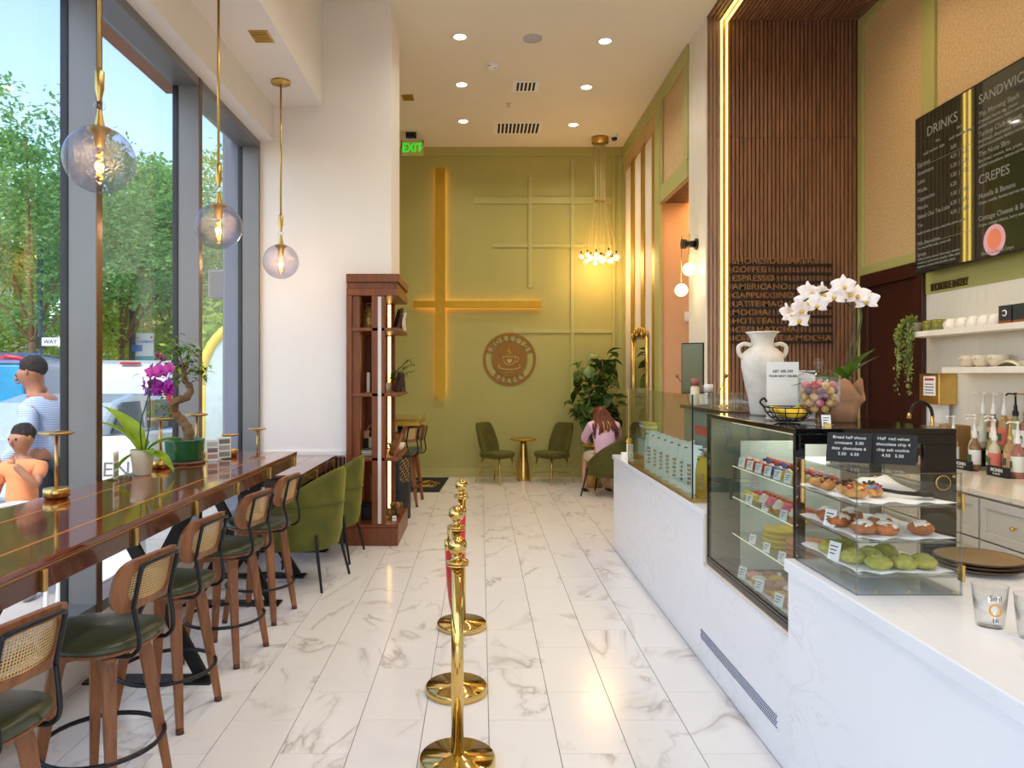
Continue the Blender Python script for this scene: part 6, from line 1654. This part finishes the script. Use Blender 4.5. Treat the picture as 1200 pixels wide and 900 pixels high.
building('pale grey office block far across the street',-36,-24,24,40,8.0,(206,202,204),5,2)
building('terracotta low building beyond the middle tree',-24,-15.5,44,58,5.8,(226,150,104),4,1)
building('cream building at the far end of the street',-14.5,-4.8,60,70,6.5,(214,204,186),4,1)

# vehicles (local: +Y is the front, rear at y=0)
def vehicle(name,label,cat,loc,rz,W_,prof,green,c,wheels,rear=None):
    t=thing(name,label,cat,loc,rz); paint=plain('paint_'+label[:12],c,.25,.2,coat=.6,var=.03)
    MB().prism(prof,-W_/2,W_/2,'x').build('body',paint,t,bevel=.07,seg=3)
    MB().prism(green,-W_/2+.10,W_/2-.10,'x').build('cabin',paint,t,bevel=.09,seg=3)
    gl=cm('car_glass',(44,60,72),rough=.06)
    return t,paint,gl
def wheels_(t,W_,ys,r=.33):
    for y in ys:
        for s in (-1,1):
            w=MB().cyl((s*(W_/2-.2),y,r),(s*(W_/2+.01),y,r),r,n=24).build('wheel',cm('tyre',(28,28,30),rough=.85),t); MB().cyl((s*(W_/2+.005),y,r),(s*(W_/2+.022),y,r),r*.62,n=16).build('hub',cm('hubcap',(170,172,176),rough=.3,metal=.8),w)
# silver sedan
t,pt,gl=vehicle('sedan_car','silver sedan parked behind the orchid outside','car',(-5.45,8.1,-.14),0,1.8,[(0,.35),(.05,.78),(.35,.98),(1.1,1.02),(3.3,.98),(4.3,.82),(4.5,.6),(4.5,.32),(.1,.28)],[(.55,.95),(1.15,1.42),(1.7,1.52),(2.5,1.5),(3.45,.97)],(176,186,200),None)
for (a,b) in (((1.0,1.04),(1.9,1.04)),((2.0,1.04),(3.15,1.0))):
    for s in (-1,1):
        pl=[(a[0]+.02,a[1]),(b[0],b[1]),(b[0]-.15 if b[0]<2 else 2.62,1.42),(a[0]+.28 if a[0]<1.5 else a[0],1.42)]
        MB().prism(pl,s*.815-.012,s*.815+.012,'x').build('side_window',gl,t)
MB().box(-.65,.65,-.03,.12,1.05,1.32,Matrix.Translation((0,.72,.0))@Matrix.Rotation(R(-50),4,'X')@Matrix.Translation((0,0,-1.15))).build('rear_window',gl,t)
for s in (-1,1): MB().box(s*.72-.15,s*.72+.15,-.02,.06,.72,.86).build('tail_light',cm('tail_red',(190,20,24),rough=.2),t,bevel=.02)
wheels_(t,1.8,(.85,3.55))
# white van
t,pt,gl=vehicle('white_van','white van with dark rear window beyond the silver sedan','van',(-7.45,15.3,-.14),R(4),1.85,[(0,.4),(0,1.15),(.1,1.22),(3.4,1.2),(4.3,1.0),(4.45,.7),(4.45,.35),(.1,.32)],[(.03,1.15),(.18,1.98),(.5,2.08),(2.6,2.06),(3.6,1.2)],(206,208,212),None)
MB().box(-.70,.70,-.02,.03,1.30,1.80,Matrix.Rotation(R(-8),4,'X')@Matrix.Translation((0,.2,0))).build('rear_window',gl,t)
for s in (-1,1): MB().box(s*.85-.06,s*.85+.06,-.03,.06,1.0,1.45).build('tail_light',cm('tail_red',(190,20,24),rough=.2),t,bevel=.02)
MB().box(-.2,.2,.12,.2,1.99,2.04).build('brake_light',cm('tail_red',(190,20,24),rough=.2),t); MB().box(-.25,.25,-.04,0,.62,.76).build('number_plate',M['paperw'],t)
MB().box(.80,.815,.6,2.5,1.32,1.85).build('side_window',gl,t); text('TRANSPORT',.12,M['ink'],t,(0,-.03,1.12),FRONT,'lettering',.002,'CENTER'); wheels_(t,1.85,(.9,3.5))
# blue van with teal rear poster and red edge
t,pt,gl=vehicle('blue_van','dark blue van with red trimmed teal rear at the left edge','van',(-7.25,10.2,-.14),R(17),1.9,[(0,.4),(0,1.2),(.1,1.25),(3.4,1.2),(4.2,1.0),(4.35,.7),(4.35,.35),(.1,.32)],[(.02,1.15),(.12,1.98),(.4,2.1),(2.9,2.06),(3.7,1.2)],(40,70,120),None)
MB().box(-.75,.75,-.05,.02,.62,1.92).build('rear_panel',plain('teal_poster',(30,150,190),.4,var=.2,scale=2),t,bevel=.03)
RED=cm('red_trim',(214,30,50),rough=.3)
for s in (-1,1): MB().tube(bez([(s*.82,-.04,.75),(s*.84,-.04,1.5),(s*.78,-.04,1.95),(s*.5,-.03,2.04)],5),.035,8).build('red_trim',RED,t); MB().box(s*.80-.06,s*.80+.06,-.09,-.02,1.02,1.2).build('tail_light',cm('tail_red',(190,20,24),rough=.2),t,bevel=.02)
MB().box(-.5,.5,-.05,.02,2.0,2.05).build('red_trim',RED,t)
MB().box(.84,.862,.5,2.9,1.35,1.9).build('side_window',gl,t); wheels_(t,1.9,(.85,3.4))

# street furniture
GRN=cm('pole_green',(52,80,84),rough=.5)
t=thing('street_sign','street pole with white arrow sign above the blue van','street sign',(-9.95,16.4,-.03)); t.scale=(1.08,1.08,1.04); MB().cyl((0,0,0),(0,0,4.4),.045,n=10).build('pole',GRN,t); MB().box(.05,.40,-.055,-.035,2.22,2.40).build('plate',M['paperw'],t,bevel=.004); MB().prism([(.40,2.18),(.50,2.31),(.40,2.44)],-.055,-.035,'y').build('arrow_tip',M['paperw'],t); text('WAY',.12,M['ink'],t,(.10,-.058,2.27),FRONT,'lettering',.002); MB().box(-.06,.06,-.06,.06,2.16,2.42).build('clamp',M['black'],t)
t=thing('street_banner','street pole with white banner and blue sign beyond the vans','street sign',(-9.95,21.0,-.03)); t.scale=(1.135,1.135,1.02); MB().cyl((-.12,0,0),(-.12,0,5.2),.07,n=10).build('pole',GRN,t); MB().box(.0,.44,-.03,-.01,1.95,2.80).build('banner',M['paperw'],t); MB().box(.0,.44,-.034,-.03,1.95,2.15).build('teal_band',cm('teal_band',(60,170,176)),t)
text('CHABAO',.115,cm('sign_blue',(70,130,206)),t,(.03,-.035,2.52),FRONT,'lettering',.002,'LEFT',.002,.9); MB().prism(circ(.03,12,(.39,2.68)),-.035,-.031,'y').build('red_dot',RED,t); MB().box(-.10,.16,-.06,-.04,2.28,2.46).build('blue_sign',cm('sign_blue',(70,130,206)),t)
# sandwich board
t=thing('sandwich_board','white OPEN sandwich board outside behind the orchid','sign',(-2.78,5.35,-.02),R(14))
for s in (-1,1): MB().box(-.26,.26,-.012,.012,0,1.22,Matrix.Translation((0,s*.20,0))@Matrix.Rotation(R(9)*s,4,'X')).build('panel',M['paperw'],t)
o=text('OPEN',.15,cm('sign_grey',(110,116,120)),t,(0,0,0),(0,0,0),'lettering',.001,'CENTER'); o.matrix_local=Matrix.Translation((0,-.20,0))@Matrix.Rotation(R(-9),4,'X')@Matrix.Translation((.0,-.0145,.93))@Matrix.Rotation(R(90),4,'X')
for k,(x,z,c) in enumerate(((-.10,.68,(226,90,80)),(.0,.62,(236,150,130)),(.08,.72,(220,70,60)),(-.05,.55,(240,200,120)))):
    MB().prism(circ(.07,16,(x,z)),-.0160,-.0125,'y',M=Matrix.Translation((0,-.20,0))@Matrix.Rotation(R(-9),4,'X')).build('fruit_print',cm('fruitp%d'%k,c),t)
# yellow arch with pale sheet
t=thing('yellow_arch','yellow arched frame with pale sheet outside the narrow far pane','arch',(-3.52,11.0,-.02))
YA=plain('yellow_vinyl',(236,206,50),.4,var=.08)
MB().tube([(.72*math.cos(R(a)),.0,1.5+.95*math.sin(R(a))) for a in range(0,181,10)],.075,10).build('arch_tube',YA,t)
for s in (-1,1): MB().cyl((s*.72,0,0),(s*.72,0,1.5),.075,n=10).build('arch_leg',YA,t)
b=[( .66*math.cos(R(a)),1.5+.89*math.sin(R(a))) for a in range(0,181,10)]+[(-.66,.02),(.66,.02)]
MB().prism(b,-.006,.006,'y').build('pale_sheet',plain('pale_sheet',(186,206,204),.5,var=.1),t)
# flowers above it
tree('orange flowering shrub above the yellow arch outside','flowering_shrub',(-4.1,12.2,-.02),[((0,0,2.2),.7),((.3,.1,2.8),.5)],[(0,0,0),(.0,0,.8),(0,.05,1.6)],'leafb',1800,.09,77,'shrubs')
# white patio chair
t=thing('patio_chair','white metal patio chair outside the left pane','chair',(-2.80,4.30,-.02),R(20))
WM=cm('white_metal',(238,236,232),rough=.4)
MB().tube(bez([(-.24,-.22,.64),(-.25,.05,.66),(-.22,.22,.80),(0,.26,.86),(.22,.22,.80),(.25,.05,.66),(.24,-.22,.64)],5),.014,8).build('arm_rail',WM,t)
for x in (-.24,.24): 
    MB().tube([(x,-.22,.64),(x,-.24,.0)],.013,8).build('leg',WM,t); MB().tube([(x*.9,.22,.80),(x*.95,.26,.0)],.013,8).build('leg',WM,t)
for k in range(9): 
    x=-.2+.05*k; MB().tube([(x,-.22,.45),(x,.22,.44)],.006,6).build('seat_slat',WM,t); MB().tube([(x,.22,.44),(x,.245-.02*abs(x)*4,.83)],.006,6).build('back_spindle',WM,t)
MB().tube([(-.24,-.22,.45),(.24,-.22,.45),(.24,.22,.44),(-.24,.22,.44)],.012,8,closed=True).build('seat_rail',WM,t)

# ---- people outside
def face(parent,c,s,fwd,mat,hairmat,hair=True):
    """ears, nose, eyes and mouth on a head ball of radius s at c looking along fwd"""
    f=Vector(fwd).normalized(); r=f.cross(Vector((0,0,1))).normalized(); c=Vector(c)
    MB().ball(c+f*s*1.02-Vector((0,0,s*.12)),s*.17,(1,1,1.3),8,6).build('nose',mat,parent)
    for k in (-1,1):
        MB().ball(c+f*s*.86+r*k*s*.36+Vector((0,0,s*.08)),s*.13,nu=8,nv=6).build('eye',cm('eye_dark',(40,28,24)),parent)
        MB().ball(c+r*k*s*.92-f*s*.05,s*.22,(.6,.8,1.2),8,6).build('ear',mat,parent)
    MB().ball(c+f*s*.92-Vector((0,0,s*.5)),s*.2,(1,1,.35),8,6).build('mouth',cm('lips',(170,90,84)),parent)
    h=MB().ball(c-f*s*.26+Vector((0,0,s*.34)),s*1.0,(1,1,.95),16,12)
    for k,p in enumerate(h.v): h.v[k]=p+(p-c).normalized()*s*.10*noise.noise(p*70)
    hv=[]
    h.build('hair',hairmat,parent)
def stripes():
    m,nt,b=newmat('blue_striped_shirt'); wv=node(nt,'ShaderNodeTexWave'); wv.inputs['Scale'].default_value=22; wv.bands_direction='Z'
    nt.links.new(coords(nt),wv.inputs[0]); nt.links.new(ramp(nt,wv.outputs[0],[(.35,lin((120,160,220))),(.6,lin((214,224,240)))]),b.inputs['Base Color']); b.inputs['Roughness'].default_value=.85
    return m
mn=thing('person','person with dark hair in a blue striped shirt looking down outside the left pane','person',(-3.62,6.0,-.02))
# faces -X, slightly to the viewer
J=[(0,0,.95,.13,.12),(0,0,1.10,.13,.12),(.01,0,1.28,.15,.12),(.0,0,1.42,.13,.10),(-.03,0,1.50,.055),(-.07,0,1.57,.06),(-.10,0,1.66,.118,.125),(-.11,0,1.735,.10),
   (.01,-.19,1.40,.065),(.03,-.25,1.14,.05),(-.22,-.22,.95,.04),(.01,.19,1.40,.065),(.0,.25,1.14,.05),(-.26,.20,.98,.04),
   (.01,-.10,.90,.10),(.0,-.11,.50,.075),(.03,-.11,.09,.05),(-.12,-.11,.04,.045,.035),(.01,.10,.90,.10),(-.03,.11,.50,.075),(.02,.11,.09,.05),(-.13,.11,.04,.045,.035)]
E=[(0,1),(1,2),(2,3),(3,4),(4,5),(5,6),(6,7),(3,8),(8,9),(9,10),(3,11),(11,12),(12,13),(0,14),(14,15),(15,16),(16,17),(0,18),(18,19),(19,20),(20,21)]
skin('body',J,E,M['skind'],mn)
SH=stripes()
JS=[(0,0,.93,.165,.15),(0,0,1.10,.165,.15),(.01,0,1.28,.18,.15),(0,0,1.42,.155,.125),(-.025,0,1.485,.07),(.01,-.20,1.40,.085),(.03,-.255,1.14,.068),(-.18,-.225,.97,.052),(.01,.20,1.40,.085),(0,.255,1.14,.068),(-.22,.21,.99,.052)]
skin('striped_shirt',JS,[(0,1),(1,2),(2,3),(3,4),(3,5),(5,6),(6,7),(3,8),(8,9),(9,10)],SH,mn)
JT=[(0,0,.94,.155,.14),(.01,-.10,.88,.12),(0,-.11,.50,.095),(.03,-.11,.10,.075),(.01,.10,.88,.12),(-.03,.11,.50,.095),(.02,.11,.10,.075)]
skin('trousers',JT,[(0,1),(1,2),(2,3),(0,4),(4,5),(5,6)],cm('navy_trousers',(44,50,66),rough=.9),mn)
for s,x in ((-1,.03),(1,.02)):
    MB().ball((x-.07,s*.11,.045),.05,(2.6,1,.85),14,8).build('shoe',M['black'],mn)
hc=(-.105,0,1.68); face(mn,hc,.105,(-.9,-.25,-.35),M['skind'],HAIRD)
hand(mn,(-.22,-.22,.95),(-1,.1,-.1),(0,0,1),M['skind']); hand(mn,(-.26,.20,.98),(-1,-.1,-.1),(0,0,1),M['skind'])
t=thing('phone','dark phone held by the person in the striped shirt','phone',(-3.62-.33,6.0,.95)); MB().box(-.04,.04,-.075,.20,-.0,.008).build('body',M['black'],t,bevel=.004); MB().box(-.035,.035,-.07,.195,.008,.009).build('display',cm('phone_glass',(40,60,80),rough=.1),t)
kd=thing('person','small person in orange shirt and white shorts with a hand at the mouth','person',(-3.40,5.38,-.02))
J=[(0,0,.66,.09,.08),(0,0,.78,.09,.075),(0,0,.92,.10,.08),(0,0,1.00,.085,.07),(0,0,1.06,.038),(0,-.005,1.10,.042),(0,-.01,1.17,.096,.10),(0,-.01,1.25,.086),
   (-.125,0,.985,.042),(-.18,-.02,.80,.034),(-.17,-.10,.66,.028),(.125,0,.985,.042),(.17,-.10,.85,.034),(.05,-.17,1.02,.026),
   (-.065,0,.62,.066),(-.07,-.01,.34,.05),(-.07,0,.06,.035),(-.08,-.10,.03,.032,.025),(.065,0,.62,.066),(.07,-.01,.34,.05),(.07,0,.06,.035),(.08,-.10,.03,.032,.025)]
skin('body',J,E,M['skind'],kd)
JS=[(0,0,.66,.125,.105),(0,0,.78,.12,.10),(0,0,.92,.12,.10),(0,0,1.00,.10,.085),(0,0,1.045,.05),(-.135,0,.98,.06),(-.175,-.015,.85,.055),(.135,0,.98,.06),(.165,-.06,.90,.055)]
skin('orange_shirt',JS,[(0,1),(1,2),(2,3),(3,4),(3,5),(5,6),(3,7),(7,8)],plain('orange_shirt',(240,150,96),.85),kd)
JT=[(0,0,.64,.11,.095),(-.07,0,.58,.085),(-.075,-.01,.40,.082),(.07,0,.58,.085),(.075,-.01,.40,.082)]
skin('white_shorts',JT,[(0,1),(1,2),(0,3),(3,4)],cm('white_shorts',(236,236,232),rough=.9),kd)
face(kd,(0,-.012,1.195),.084,(-.25,-.95,-.15),M['skind'],HAIRD)
hand(kd,(.05,-.17,1.02),(-.5,.35,.8),(0,-1,0),M['skind'],.62,.9); hand(kd,(-.17,-.10,.66),(.1,-.4,-.9),(0,-1,0),M['skind'],.62)
for s in (-1,1): MB().ball((s*.075,-.04,.035),.036,(1,2.2,.9),12,8).build('shoe',cm('grey_shoe',(150,150,156)),kd)
